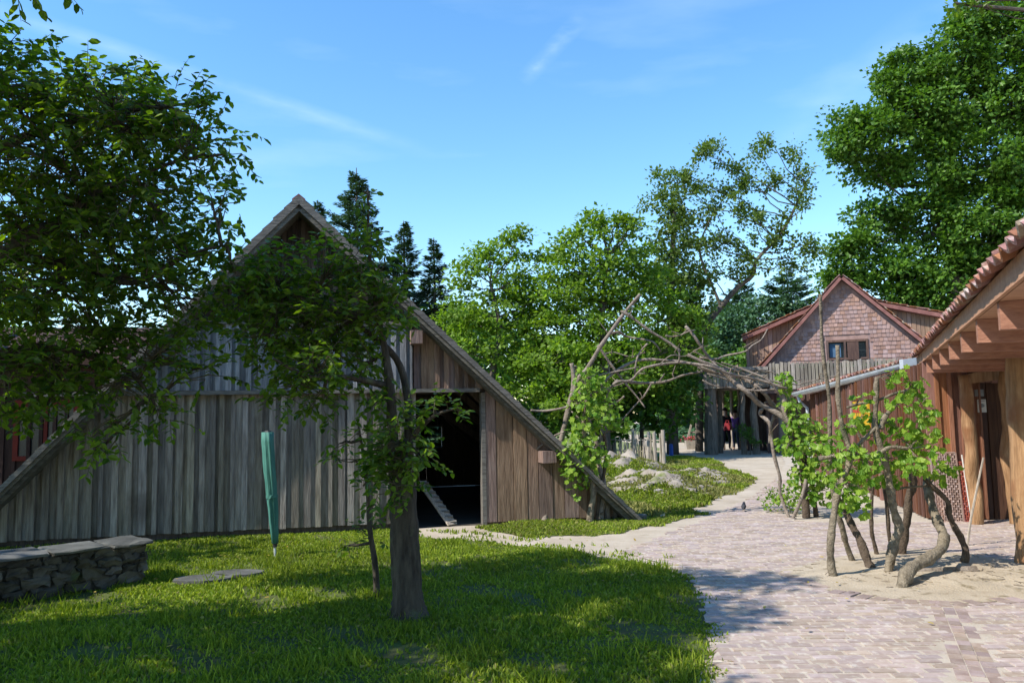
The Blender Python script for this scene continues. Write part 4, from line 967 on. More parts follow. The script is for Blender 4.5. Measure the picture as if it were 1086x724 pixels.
# ------------------------------------------------------------------ trees
def blobs3(bl):
    """(px, py, distance, rx, ry in photo pixels[, thickness m]) -> centre and radii in metres"""
    o = []
    for b in bl:
        c = at(b[0], b[1], b[2]); k = b[2]/FPX; o.append((c, np.array([b[3]*k, (b[5] if len(b) > 5 else (b[3]+b[4])*.5*k), b[4]*k])))
    return o
def in_ball(rg, n, inner=0.0):
    v = rg.normal(0, 1, (n, 3)); v /= np.linalg.norm(v, axis=1)[:, None]
    return v*(inner+(1-inner)*rg.random(n)[:, None]**(1/2.2))
def far_tree(name, label, cat, base, trunk, blobs, leafm, lsize, dens, cl_r, group=None, seed=1, tr_r=.25, barkm='bark_far', tmpl=LEAF4, per=26, limb_r=None, flat_=.6, droop=0):
    rg = np.random.default_rng(seed); base = np.array(base, float); t = thing(name, label, cat, tuple(base), 0, group)
    tp_ = [base+np.array([0, 0, -.1])]+[np.array(p, float) for p in trunk]; P = smooth_path(tp_, 4)
    mb = MB(); R_ = np.linspace(tr_r, tr_r*.3, len(P)); mb.tube(P, R_, 10, .05, rg); mb.build('trunk', barkm, t, smooth=True)
    Pn = np.array(P); mb = MB(); C_ = []; OUT = []; limb_r = limb_r or tr_r*.4
    hasl = False
    for c, r in blobs:
        lowc = Pn[Pn[:, 2] < c[2]-.2*r[2]]; lowc = lowc if len(lowc) else Pn[:1]
        a = lowc[np.argmin(np.linalg.norm(lowc-c, axis=1)+.3*np.abs(lowc[:, 2]-c[2]*.8))]
        W = wander(a, c, rg, 6, .06, -.04); mb.tube(W, np.linspace(limb_r, limb_r*.35, 7), 6); hasl = True
        n = max(3, int(dens*r[0]*r[2]/(cl_r*cl_r)))
        u = in_ball(rg, n, .25); cc = c+u*r
        for q, uu in zip(cc, u):
            if rg.random() < .45:
                s_ = W[rg.integers(3, 7)]; mb.tube(wander(s_, q, rg, 3, .07), np.linspace(limb_r*.3, limb_r*.08, 4), 4, cap=False)
        C_.append(cc); OUT.append(u)
    if hasl: mb.build('branches', barkm, t)
    C_ = np.vstack(C_); OUT = np.vstack(OUT); n = len(C_)
    cr = cl_r*rg.uniform(.6, 1.35, n)
    off = rg.normal(0, .5, (n, per, 3)); off[:, :, 2] *= flat_
    pos = C_[:, None, :]+off*cr[:, None, None]; pos[:, :, 2] -= droop*np.linalg.norm(off[:, :, :2], axis=2)*cr[:, None]
    k = n*per; pos = pos.reshape(-1, 3); o_ = np.repeat(OUT, per, 0); oo = off.reshape(-1, 3)
    d = rg.normal(0, .6, (k, 3))+oo*1.2; nr = rg.normal(0, .45, (k, 3))+o_*.5+np.array([0, 0, .8])
    m_ = pos[:, 2] > .05
    leaves('foliage', pos[m_], d[m_], nr[m_], (lsize*rg.uniform(.6, 1.3, k))[m_], tmpl, leafm, t)
    return t
def conifer(name, label, base, h, rb, leafm, seed, group=None, lsize=.30, lev=.42, dens=1.0, zb_=.08):
    rg = np.random.default_rng(seed); base = np.array(base, float); t = thing(name, label, 'tree', tuple(base), 0, group)
    mb = MB(); mb.tube([base-np.array([0, 0, .1]), base+np.array([0.05, 0, h*.5]), base+np.array([0, 0, h])], [h*.016, h*.01, .015], 8); mb.build('trunk', 'bark_far', t)
    P = []; D = []; Nn = []; S_ = []; mb = MB(); z = h*zb_
    while z < h*.985:
        f = 1-z/h; R_ = rb*(f**.85)*rg.uniform(.8, 1.12)+.05; nb = int(9+8*f)
        for k in range(nb):
            a = rg.uniform(0, 6.283); Lb = R_*rg.uniform(.65, 1.15); dr = rg.uniform(-.35, -.05) if f > .3 else rg.uniform(0, .5)
            dv = np.array([math.cos(a), math.sin(a), dr]); s = base+np.array([0, 0, z+rg.uniform(-.15, .15)])
            mb.tube([s, s+dv*Lb*.6, s+dv*Lb+np.array([0, 0, .06*Lb])], [.03*f+.008, .015*f+.005, .004], 4, cap=False)
            nn_ = int((14+60*Lb)*dens)
            for q in range(nn_):
                u = rg.uniform(.12, 1.0)**.8; sp = (1.1-u)*.30*Lb+.04; lat = rg.uniform(-1, 1)
                p = s+dv*Lb*u+np.array([-math.sin(a), math.cos(a), 0])*lat*sp+np.array([0, 0, .06*Lb*u*u-rg.uniform(0, .12)])
                P.append(p); D.append(dv*.8+np.array([-math.sin(a), math.cos(a), 0])*lat*.9+rg.normal(0, .2, 3)+np.array([0, 0, -.15])); Nn.append([rg.normal(0, .3), rg.normal(0, .3), 1]); S_.append(lsize*rg.uniform(.6, 1.2)*(.5+.5*f))
        z += lev*(.5+.7*f)
    mb.build('branches', 'bark_far', t)
    leaves('needles', np.array(P), np.array(D), np.array(Nn), np.array(S_), NEEDLE, leafm, t); return t

# dark firs behind the barn
for i, (px_, top_, Y, rb, lb) in enumerate(((378, 178, 32, 2.3, 'tall dark fir with the highest tip above the barn roof'), (428, 234, 34, 1.5, 'narrow dark fir just right of the tallest fir behind the barn'),
                                          (460, 252, 33, 1.25, 'smallest dark fir at the right end of the firs behind the barn'), (337, 212, 36, 1.9, 'dark fir half hidden behind the barn ridge, left of the tallest'))):
    tpz = at(px_, top_, Y); conifer('fir_tree', lb, (tpz[0], Y, 0), tpz[2], rb*1.75, 'fir_leaf', 60+i, 'firs behind the barn', lsize=.34, dens=1.15)
# blue green cedars between the tall tree and the house
for i, (px_, top_, Y, rb, lb) in enumerate(((786, 300, 46, 5.6, 'bluish green conifer left of the other one, behind the leaning tall tree'), (834, 286, 44, 5.6, 'bluish green conifer directly left of the pink gable house'))):
    tpz = at(px_, top_, Y); conifer('cedar_tree', lb, (tpz[0], Y, 0), tpz[2], rb*1.2, 'cedar_leaf', 80+i, 'bluish conifers beside the house', lsize=.42, dens=1.1)
tpz = at(762, 318, 52); conifer('cedar_tree', 'low bluish green conifer partly hidden below the leaning tall tree', (tpz[0], 52, 0), tpz[2], 6.0, 'cedar_leaf', 85, 'bluish conifers beside the house', lsize=.42, dens=1.1)

def trunk_px(*pp): return [at(*p) for p in pp]
b = at(800, 440, 43); b[2] = 0
# light green robinias in the middle
far_tree('cedar_tree', 'broad bluish green tree filling the gap between the leaning tree and the pink gable', 'tree', b, [at(800, 400, 43), at(800, 350, 43)],
    blobs3([(775, 345, 43, 24, 22), (805, 335, 43, 26, 24), (838, 328, 43, 22, 22), (760, 375, 43, 24, 24), (795, 370, 43, 30, 24), (830, 360, 43, 28, 24), (855, 345, 43, 16, 18), (770, 410, 43, 30, 26)]), 'cedar_leaf', .20, 3.2, .46, 'bluish conifers beside the house', 99, .2, per=60, limb_r=.03, droop=.5)
b = at(520, 440, 28); b[2] = 0
far_tree('robinia_tree', 'light green feathery tree nearest the barn roof, with a bare limb showing', 'tree', b, trunk_px((522, 400, 28), (530, 350, 28), (520, 300, 28)),
    blobs3([(556, 246, 28, 7, 9), (535, 256, 28, 8, 10), (518, 264, 28, 8, 9), (580, 272, 28, 8, 8), (495, 282, 28, 8, 8), (548, 258, 28, 20, 16), (510, 330, 28.5, 40, 26), (540, 300, 28.5, 36, 24), (575, 315, 29, 30, 24), (470, 350, 28, 22, 22), (520, 275, 28, 28, 18), (500, 300, 28, 26, 20), (570, 285, 28, 26, 18), (485, 335, 28, 30, 26), (530, 330, 28, 36, 26), (565, 320, 28, 32, 26),
            (560, 350, 28.5, 34, 30), (590, 330, 29, 30, 24), (480, 385, 28, 30, 34), (495, 375, 28, 38, 30), (545, 375, 28, 40, 32), (520, 420, 27, 44, 30), (575, 410, 28, 34, 34), (480, 355, 29, 24, 30)]), 'robinia_leaf', .155, 2.5, .48, 'feathery robinias', 101, .16, per=80, limb_r=.03, flat_=.4, droop=.25)
b = at(640, 440, 27); b[2] = 0
far_tree('robinia_tree', 'broad light green feathery tree in the middle behind the branch arch', 'tree', b, trunk_px((642, 400, 27), (638, 340, 27), (645, 270, 27)),
    blobs3([(632, 230, 27, 8, 8), (655, 232, 27, 9, 8), (612, 248, 27, 8, 8), (672, 238, 27, 8, 8), (592, 275, 27, 8, 9), (640, 240, 27, 24, 14), (612, 262, 27, 26, 18), (665, 250, 27, 26, 18), (600, 300, 27, 30, 24), (645, 290, 27, 40, 28), (685, 280, 28, 26, 24), (610, 340, 27, 38, 28), (660, 335, 27, 42, 30),
            (590, 380, 27, 40, 30), (640, 390, 26, 44, 34), (690, 370, 27, 36, 36), (630, 310, 27.5, 40, 34), (620, 370, 28, 46, 30), (680, 310, 28, 34, 30), (675, 395, 28, 40, 34), (565, 360, 28, 34, 34), (600, 420, 27, 44, 26), (720, 330, 28, 26, 24), (735, 365, 28, 22, 22)]), 'robinia_leaf', .155, 3.8, .48, 'feathery robinias', 102, .2, per=80, limb_r=.045, flat_=.4, droop=.25)
# dark conical yew
b = at(712, 440, 31); b[2] = 0
far_tree('yew_tree', 'dense dark olive cone shaped tree rising between the robinia and the tall leaning tree', 'tree', b, trunk_px((712, 380, 31), (712, 300, 31), (716, 220, 31)),
    blobs3([(717, 212, 31, 9, 14), (715, 232, 31, 16, 18), (712, 262, 31, 24, 24), (708, 300, 31, 30, 30), (708, 345, 31, 35, 34), (708, 395, 31, 38, 38), (735, 300, 31.5, 16, 24), (738, 345, 31.5, 18, 30)]), 'yew_leaf', .17, 4.5, .36, None, 103, .25, per=44, limb_r=.04)
# tall open tree leaning right
TB = [(742, 400), (743, 370), (750, 345), (765, 325), (782, 305), (798, 292), (803, 275), (830, 245), (855, 195)]
b = at(740, 440, 33); b[2] = 0
tall = far_tree('tall_tree', 'tall open tree with sparse wispy crown leaning right against the blue sky', 'tree', b, [at(x, y, 33) for x, y in TB],
    blobs3([(700, 185, 33, 14, 8), (722, 180, 33, 18, 10), (745, 163, 33, 16, 10), (762, 155, 33, 12, 6), (705, 205, 33, 18, 10), (740, 195, 33, 22, 12), (780, 175, 33, 20, 10), (805, 162, 33, 16, 9), (815, 150, 33, 8, 6), (840, 165, 33, 12, 10), (852, 185, 33, 10, 12),
            (775, 200, 33, 20, 14), (810, 190, 33, 22, 12), (845, 205, 33, 14, 10), (760, 225, 33, 22, 12), (795, 228, 33, 22, 14), (725, 228, 33, 18, 12), (850, 222, 33, 10, 7), (740, 255, 33, 20, 14), (775, 258, 33, 18, 12), (820, 252, 33, 26, 12),
            (852, 260, 33, 18, 9), (800, 278, 33, 22, 12), (750, 285, 33, 16, 16), (840, 278, 33, 18, 10), (865, 268, 33, 8, 7), (825, 235, 33, 14, 8), (780, 290, 33, 14, 10), (690, 215, 33, 9, 10)]),
    'tall_leaf', .145, 2.6, .34, None, 104, .17, per=70, limb_r=.028, flat_=.8)
mb = MB(); mb.tube(smooth_path([at(765, 325, 33), at(752, 295, 33), at(742, 265, 33), at(752, 235, 33), at(765, 215, 33)], 4), np.linspace(.07, .02, 17), 7); mb.tube(smooth_path([at(750, 345, 33), at(735, 325, 32.6), at(722, 300, 32.6)], 4), np.linspace(.06, .02, 9), 7)
mb.build('limb', 'bark_far', tall)
# big oak behind the house
b = at(1010, 440, 37); b[2] = 0
oak = [(900, 128, 36, 24, 22), (893, 160, 36, 20, 20), (925, 150, 36, 34, 34), (945, 95, 36, 26, 22), (970, 75, 36, 32, 32), (965, 125, 36, 40, 34), (1012, 60, 36, 36, 40), (1030, 22, 36, 34, 24), (1062, 40, 36, 40, 36), (1100, 20, 36, 40, 40), (1020, 110, 36, 50, 44),
       (1075, 105, 36, 46, 46), (930, 185, 36.5, 32, 20), (980, 175, 36.5, 46, 34), (1040, 175, 36, 50, 40), (1090, 180, 36, 40, 50), (905, 250, 37, 22, 22), (935, 235, 37, 30, 28), (945, 285, 37, 46, 30), (900, 285, 37, 22, 22), (990, 240, 37, 46, 40), (1040, 240, 36, 46, 40),
       (1000, 300, 37, 50, 34), (1060, 290, 37, 50, 40), (1100, 250, 36, 40, 50), (1110, 100, 36, 40, 50), (965, 325, 37.5, 40, 24), (885, 300, 38, 16, 18)]
far_tree('oak_tree', 'huge dense green oak filling the upper right corner behind the house', 'tree', b, trunk_px((1010, 380, 37), (1012, 300, 37), (1005, 200, 37), (1015, 100, 37)), blobs3(oak), 'oak_leaf', .22, 5.2, .58, None, 105, .45, per=90, flat_=.55, limb_r=.09)
# overhanging leafy branch tip at the top right, from a nearer tree
b = (18.0, 13.0, 0)
far_tree('linden_tree', 'leafy branch tips of a nearer tree hanging in at the very top right', 'tree', b, [(17.8, 13, 6), (16.0, 13.6, 10.5), (13.5, 14, 12.5)], blobs3([(1012, 4, 14, 16, 9), (1035, 0, 14, 16, 8), (1010, -16, 14, 30, 16), (1060, -26, 14, 40, 18), (1130, -60, 14, 60, 40)]), 'apple_leaf', .13, .55, .22, None, 106, .2, per=16, tmpl=LEAF6)
# undergrowth and trees behind the arch
for i, (bl_, lm, lb, bs) in enumerate((
    ([(560, 445, 29, 40, 26), (600, 440, 28, 34, 26)], 'bush_leaf', 'green bush behind the barn roof slope, furthest left of the undergrowth', (580, 29)),
    ([(640, 445, 29, 36, 28), (665, 425, 29, 30, 30)], 'bush_leaf', 'green bush behind the left end of the stake fence', (650, 29)),
    ([(700, 442, 28.5, 30, 28), (690, 415, 29, 30, 26), (722, 415, 29, 22, 30)], 'bush_leaf', 'dark green bush between the stake fence and the flower trough', (680, 30.5)),
    ([(735, 395, 40, 26, 40), (770, 400, 40, 30, 36), (800, 395, 42, 26, 34)], 'oak_leaf', 'dark green tree seen through the deck passage beside the house', (765, 40)),
    ([(470, 400, 34, 46, 46), (430, 380, 34, 40, 40)], 'bush_leaf', 'green tree hidden low behind the barn between the firs', (450, 34)))):
    b = at(bs[0], 440, bs[1]); b[2] = 0
    far_tree('bush', lb, 'bush' if 'bush' in lb else 'tree', b, [b+np.array([0, 0, 1.0]), b+np.array([0.1, 0, 1.9])], blobs3(bl_), lm, .22, 2.6, .40, 'undergrowth behind the arch', 120+i, .12, per=40)
for i, (x_, y_, lb) in enumerate(((796, 482, 'round dark green potted bush under the deck beside the thick posts'),)):
    c = gp(x_, y_); c[2] = 0
    far_tree('potted_bush', lb, 'bush', c, [c+np.array([0, 0, .3])], [(c+np.array([0, 0, .75]), np.array([.42, .42, .42]))], 'bush_leaf', .08, 2.4, .16, None, 140, .04, per=30)
# distant wood closing the horizon (behind everything)
def wood(name, xr, Y, h0, h1, m, n, seed):
    rg = np.random.default_rng(seed); x = rg.uniform(*xr, n); y = Y+rg.uniform(0, 10, n); top_ = h0+(h1-h0)*(.5+.5*np.sin(x*.21+seed)*np.cos(x*.083))
    z = top_*rg.random(n)**.75; P = np.stack([x, y, z], 1)
    return props(leaves(name, P, rg.normal(0, 1, (n, 3)), rg.normal(0, .5, (n, 3))+np.array([0, -.5, .8]), rg.uniform(.5, 1.1, n), LEAF4, m), 'distant belt of trees on the horizon', 'wood', kind='stuff')
wood('far_wood', (-90, 110), 70, 7, 12, 'oak_leaf', 52000, 3)
# hedge far left
b = np.array([-17, 26, 0.]); far_tree('hedge', 'green hedge beyond the barn at the far left', 'hedge', b, [b+np.array([0, 0, 1])], [(np.array([x, 26+.3*math.sin(x), 1.3]), np.array([1.6, 1.1, 1.5])) for x in np.arange(-26, -6, 1.7)], 'bush_leaf', .18, 1.2, .42, None, 150, .1, per=36)

# ------------------------------------------------------------------ near apple trees, with real twigs
def near_tree(name, label, base, trunk, r_tr, limbs, blobs, leafm, seed, lsize=.07, twd=46, tw_len=(.16, .34), group=None, per=(6, 10), extra_tr=None, tmpl=LEAF6):
    rg = np.random.default_rng(seed); t = thing(name, label, 'tree', tuple(base), 0, group)
    mb = MB(); P = smooth_path([np.array(base)+np.array([0, 0, -.08])]+[np.array(p) for p in trunk], 5)
    R_ = np.interp(np.linspace(0, 1, len(P)), np.linspace(0, 1, len(r_tr)), r_tr); mb.tube(P, R_, 30, .09, rg); mb.build('trunk', 'bark', t, smooth=True)
    allp = [np.array(P)]; mb = MB()
    for pts, r0, r1 in limbs:
        Q = smooth_path(pts, 5); mb.tube(Q, np.linspace(r0, r1, len(Q)), 9, .07, rg); allp.append(np.array(Q))
    allp = np.vstack(allp); LP = []; LD = []; LN = []; LS = []; tw = MB()
    for c, r in blobs:
        a = allp[np.argmin(np.linalg.norm(allp-c, axis=1))]; W = wander(a, c, rg, 6, .07); mb.tube(W, np.linspace(.018, .007, 7), 6)
        vol = r[0]*r[1]*r[2]*4.19; n = max(4, int(twd*vol/.12)) if vol < .12 else int(twd*(vol/.12)**.8)
        u = in_ball(rg, n, .1); W = np.array(W)
        for uu in u:
            s = c+uu*r; out = uu*.8+rg.normal(0, .6, 3)+np.array([0, 0, .15]); out /= np.linalg.norm(out); Lt = rg.uniform(*tw_len)
            if rg.random() < .5: tw.tube(wander(W[rg.integers(2, 7)], s, rg, 3, .06), [.006, .005, .004, .003], 4, cap=False)
            k = 4; path = [s]; d = out.copy()
            for q in range(k): d = d+np.array([0, 0, -.13])+rg.normal(0, .1, 3); d /= np.linalg.norm(d); path.append(path[-1]+d*Lt/k)
            tw.tube(path, [.003, .0027, .0022, .0018, .001], 3, cap=False); path = np.array(path); nl = rg.integers(*per)
            for j in range(nl):
                f = (j+.6)/nl*k; i0 = min(int(f), k-1); p = path[i0]+(path[i0+1]-path[i0])*(f-i0); dd_ = path[min(i0+1, k)]-path[i0]; dd_ /= np.linalg.norm(dd_)
                sd = np.cross(dd_, [0, 0, 1]); sd /= np.linalg.norm(sd)+1e-6
                ld_ = dd_*.55+sd*(1 if j % 2 else -1)*.9+rg.normal(0, .3, 3)+np.array([0, 0, -.25])
                LP.append(p); LD.append(ld_); LN.append(np.array([0, 0, 1])+rg.normal(0, .45, 3)); LS.append(lsize*rg.uniform(.65, 1.2))
    mb.build('branches', 'bark', t, smooth=True); tw.build('twigs', 'twig', t)
    leaves('foliage', np.array(LP), np.array(LD), np.array(LN), np.array(LS), tmpl, leafm, t); return t
# middle apple tree with the thick cut-off trunk
tb0 = gp(434, 656); Yt = tb0[1]
near_tree('apple_tree', 'apple tree with a thick grey trunk standing on the lawn in front of the barn', tb0,
    [at(433, 651, Yt), at(432, 632, Yt), at(430, 590, Yt), at(428, 545, Yt), at(426, 500, Yt), at(424, 478, Yt), at(423, 466, Yt)], [.22, .155, .122, .113, .108, .105, .100, .085],
    [([at(418, 485, Yt), at(416, 450, Yt), at(414, 410, Yt-.05), at(408, 370, Yt), at(400, 330, Yt), at(392, 270, Yt), at(390, 200, Yt)], .05, .008),
     ([at(430, 490, Yt), at(434, 455, Yt+.1), at(432, 420, Yt+.15), at(420, 380, Yt+.2), at(380, 345, Yt+.1), at(330, 320, Yt), at(270, 300, Yt)], .045, .012),
     ([at(426, 490, Yt), at(440, 460, Yt-.1), at(462, 440, Yt-.15), at(488, 432, Yt-.2)], .03, .006),
     ([at(414, 410, Yt), at(370, 400, Yt-.3), at(330, 400, Yt-.5), at(290, 380, Yt-.6)], .03, .01)],
    blobs3([(392, 205, Yt, 9, 22, .12), (385, 255, Yt, 22, 26, .25), (400, 290, Yt, 30, 24, .35), (350, 285, Yt, 34, 26, .4), (300, 300, Yt, 36, 30, .45), (262, 310, Yt-.1, 28, 30, .4), (330, 340, Yt, 44, 34, .5),
            (285, 360, Yt-.2, 32, 28, .4), (380, 335, Yt, 40, 30, .45), (415, 325, Yt, 24, 28, .35), (335, 385, Yt-.4, 36, 30, .4), (310, 415, Yt-.4, 26, 18, .3), (380, 385, Yt, 18, 24, .3), (405, 420, Yt, 16, 30, .25), (345, 420, Yt-.4, 22, 20, .25),
            (425, 445, Yt-.1, 26, 18, .3), (460, 432, Yt-.15, 22, 12, .22), (486, 436, Yt-.2, 16, 9, .15), (415, 500, Yt-.15, 28, 22, .22), (440, 480, Yt-.2, 24, 16, .2), (400, 480, Yt, 20, 26, .25), (420, 515, Yt-.22, 26, 16, .16), (428, 488, Yt-.25, 30, 18, .16), (412, 470, Yt-.2, 26, 18, .2), (350, 370, Yt+.3, 44, 26, .4), (290, 330, Yt+.4, 40, 30, .4), (290, 275, Yt, 20, 16, .25), (325, 262, Yt, 12, 10, .2)]),
    'apple_leaf', 201, .072, 82, (.12, .26), 'apple trees', (6, 9))
# thin sapling
sb = gp(400, 634); Ys = sb[1]
near_tree('sapling', 'thin young tree on the lawn left of the thick apple trunk', sb, [at(398, 600, Ys), at(392, 560, Ys), at(390, 520, Ys), at(385, 480, Ys), at(380, 450, Ys)], [.030, .026, .022, .018, .014, .008], [],
    blobs3([(378, 460, Ys, 18, 14, .18), (372, 490, Ys, 22, 16, .2), (385, 515, Ys, 22, 18, .2), (398, 535, Ys, 18, 14, .18), (392, 570, Ys, 16, 12, .15), (370, 578, Ys, 10, 8, .1), (360, 470, Ys, 10, 10, .12), (402, 500, Ys, 14, 20, .15)]), 'apple_leaf', 202, .066, 38, (.10, .20), None, (5, 8))
# big apple tree, trunk outside the frame on the left
lb_ = (-5.9, 5.6, 0)
near_tree('apple_tree', 'large leafy apple tree reaching in from the left edge over the stone wall', lb_, [(-5.9, 5.6, .8), (-5.8, 5.6, 1.7), (-5.5, 5.6, 2.4), (-5.2, 5.6, 3.0)], [.22, .19, .18, .15, .11],
    [([(-5.8, 5.6, 1.7), at(-60, 290, 5.6), at(0, 272, 5.6), at(40, 245, 5.7), at(62, 236, 5.8), at(110, 200, 5.9), at(190, 170, 6)], .085, .012),
     ([(-5.5, 5.6, 2.4), at(-40, 180, 5.8), at(40, 140, 6), at(120, 120, 6.1), at(200, 110, 6.1)], .06, .01),
     ([(-5.8, 5.6, 1.6), at(-20, 380, 5.6), at(60, 370, 5.8), at(130, 390, 6), at(160, 420, 6)], .05, .01),
     ([at(0, 272, 5.6), at(80, 280, 5.9), at(140, 300, 6), at(200, 270, 6.1), at(240, 260, 6.1)], .04, .008),
     ([(-5.8, 5.6, 1.7), (-6, 4.5, 2.8), (-5.5, 3.6, 3.4), (-4.6, 3.0, 3.6)], .06, .02), ([(-5.8, 5.6, 1.9), (-7.2, 6, 3), (-8.2, 6.5, 3.6)], .06, .02)],
    blobs3([(10, 92, 5.9, 40, 22, .5), (60, 112, 6, 50, 30, .6), (120, 104, 6, 44, 20, .5), (170, 115, 6.1, 42, 24, .5), (220, 112, 6.1, 18, 18, .3), (205, 150, 6.1, 40, 34, .5), (240, 165, 6.1, 22, 16, .25), (130, 150, 6, 50, 40, .6), (60, 170, 5.8, 55, 44, .6), (0, 150, 5.7, 50, 50, .6),
            (160, 215, 6, 50, 40, .6), (225, 215, 6.1, 28, 26, .35), (245, 250, 6.1, 18, 14, .2), (90, 240, 5.9, 52, 40, .6), (20, 240, 5.6, 50, 44, .6), (200, 270, 6.1, 40, 26, .45), (130, 290, 6, 50, 36, .5), (60, 310, 5.7, 52, 40, .6), (0, 320, 5.5, 50, 44, .6), (190, 320, 6, 44, 32, .5), (110, 350, 5.9, 46, 34, .5),
            (50, 380, 5.7, 50, 34, .5), (170, 370, 6, 40, 30, .45), (215, 390, 6, 24, 22, .3), (120, 410, 5.9, 42, 28, .4), (0, 400, 5.5, 46, 36, .5), (165, 435, 6, 26, 20, .3), (115, 455, 5.9, 26, 22, .3), (50, 430, 5.7, 36, 22, .3), (100, 482, 5.9, 12, 10, .15), (250, 290, 6.1, 18, 18, .25)])
     + [(np.array(c), np.array(r)*.8) for c, r in (((-4.6, 6.2, 4.5), (1.2, .8, .5)), ((-3.6, 7.1, 4.4), (.8, .7, .5)),  ((-5.9, 5.0, 3.4), (1.0, 1.0, .8)), ((-3.4, 6.9, 3.3), (.8, .7, .6)), ((-4.2, 7.0, 3.0), (.8, .6, .6)))],
    'apple_leaf', 203, .074, 50, (.14, .30), 'apple trees', (7, 11))
# third tree behind the camera's left, its lowest twigs reach into the top left corner; it shades the lawn
near_tree('apple_tree', 'dark leafy twigs hanging into the very top left corner from a tree out of frame', (-3.6, 1.9, 0), [(-3.6, 1.9, 1.5), (-3.4, 2.0, 2.8), (-3.0, 2.4, 3.8)], [.16, .14, .11, .07],
    [([(-3.4, 2.0, 2.8), (-3.0, 3.0, 3.7), at(-20, -30, 4.4), at(40, -10, 4.6), at(92, -4, 4.7)], .05, .006), ([(-3.4, 2, 2.8), (-4.2, 2.8, 3.8), (-4.6, 3.8, 4.7)], .06, .02), ([(-3.4, 2, 2.4), (-4.6, 2.2, 3.2), (-6.2, 3.0, 3.9)], .06, .02), ([(-3.2, 2.2, 3.4), (-3.3, 3.8, 4.7), (-3.5, 5.4, 5.5)], .05, .015)],
    blobs3([(15, -26, 4.5, 26, 8, .25), (60, -24, 4.6, 24, 8, .22), (84, -22, 4.7, 12, 7, .16), (0, -80, 4.4, 60, 30, .5)])
    + [(np.array(c), np.array(r)*.62) for c, r in (((-3.0, 2.8, 4.2), (1.0, .9, .6)), ((-4.3, 2.3, 4.1), (1.0, 1.0, .7)), ((-3.9, 3.7, 4.9), (1.2, 1.0, .6)), ((-3.1, 4.5, 5.1), (1.0, .9, .6)), ((-3.6, 5.5, 5.6), (1.2, 1.0, .6)),
       ((-4.9, 4.3, 5.0), (1.3, 1.1, .7)), ((-5.2, 3.2, 4.4), (1.3, 1.2, .8)), ((-6.2, 3.0, 4.0), (1.3, 1.2, .9)), ((-6.0, 4.0, 5.0), (1.3, 1.2, .8)), ((-4.6, 5.5, 5.3), (1.2, 1.1, .6)), ((-3.3, 1.6, 3.9), (.9, .9, .5)), ((-4.6, 1.6, 3.6), (1.0, .9, .6)), ((-5.6, 2.2, 3.6), (1.1, 1.0, .8)), ((-7.2, 3.9, 4.4), (1.3, 1.2, .9)), ((-2.9, 5.3, 5.9), (.6, .6, .4)))],
    'apple_leaf', 204, .078, 80, (.14, .30), 'apple trees', (6, 10))

# unseen trees added outside the frame to block skylight and shade the left side
for i, (x_, y_, cz, r_, nb) in enumerate(((-10.8, 8.0, 5.6, 2.6, 5), (-10.6, 3.2, 5.8, 2.3, 2), (-3.5, -9.0, 6.5, 3.6, 6), (3.5, -8.0, 6.2, 3.8, 6), (10.5, -5.0, 6.0, 3.4, 6), (-9.5, -8.0, 6.0, 3.4, 6))):
    rg = np.random.default_rng(500+i); bl_ = [(np.array([x_, y_, cz])+rg.normal(0, .5, 3)*r_*np.array([1, 1, .8]), np.array([1, 1, .85])*r_*.62) for _ in range(nb)]
    bl_.append((np.array([x_, y_, cz]), np.array([1, 1, 1])*r_*.7))
    far_tree('shade_tree', ('broad unseen tree added for shade left of the barn', 'broad unseen tree added for shade left of the stone wall', 'unseen tree added behind the camera, the left one of the middle pair', 'unseen tree added behind the camera, the right one of the middle pair',
              'unseen tree added behind the hut side of the camera', 'unseen tree added behind the camera at the far left')[i], 'tree', (x_, y_, 0), [np.array([x_, y_, cz*.5]), np.array([x_+.2, y_, cz+.6])], bl_, 'oak_leaf', .24, 1.5, .62, 'unseen shade trees', 510+i, .28, per=44)

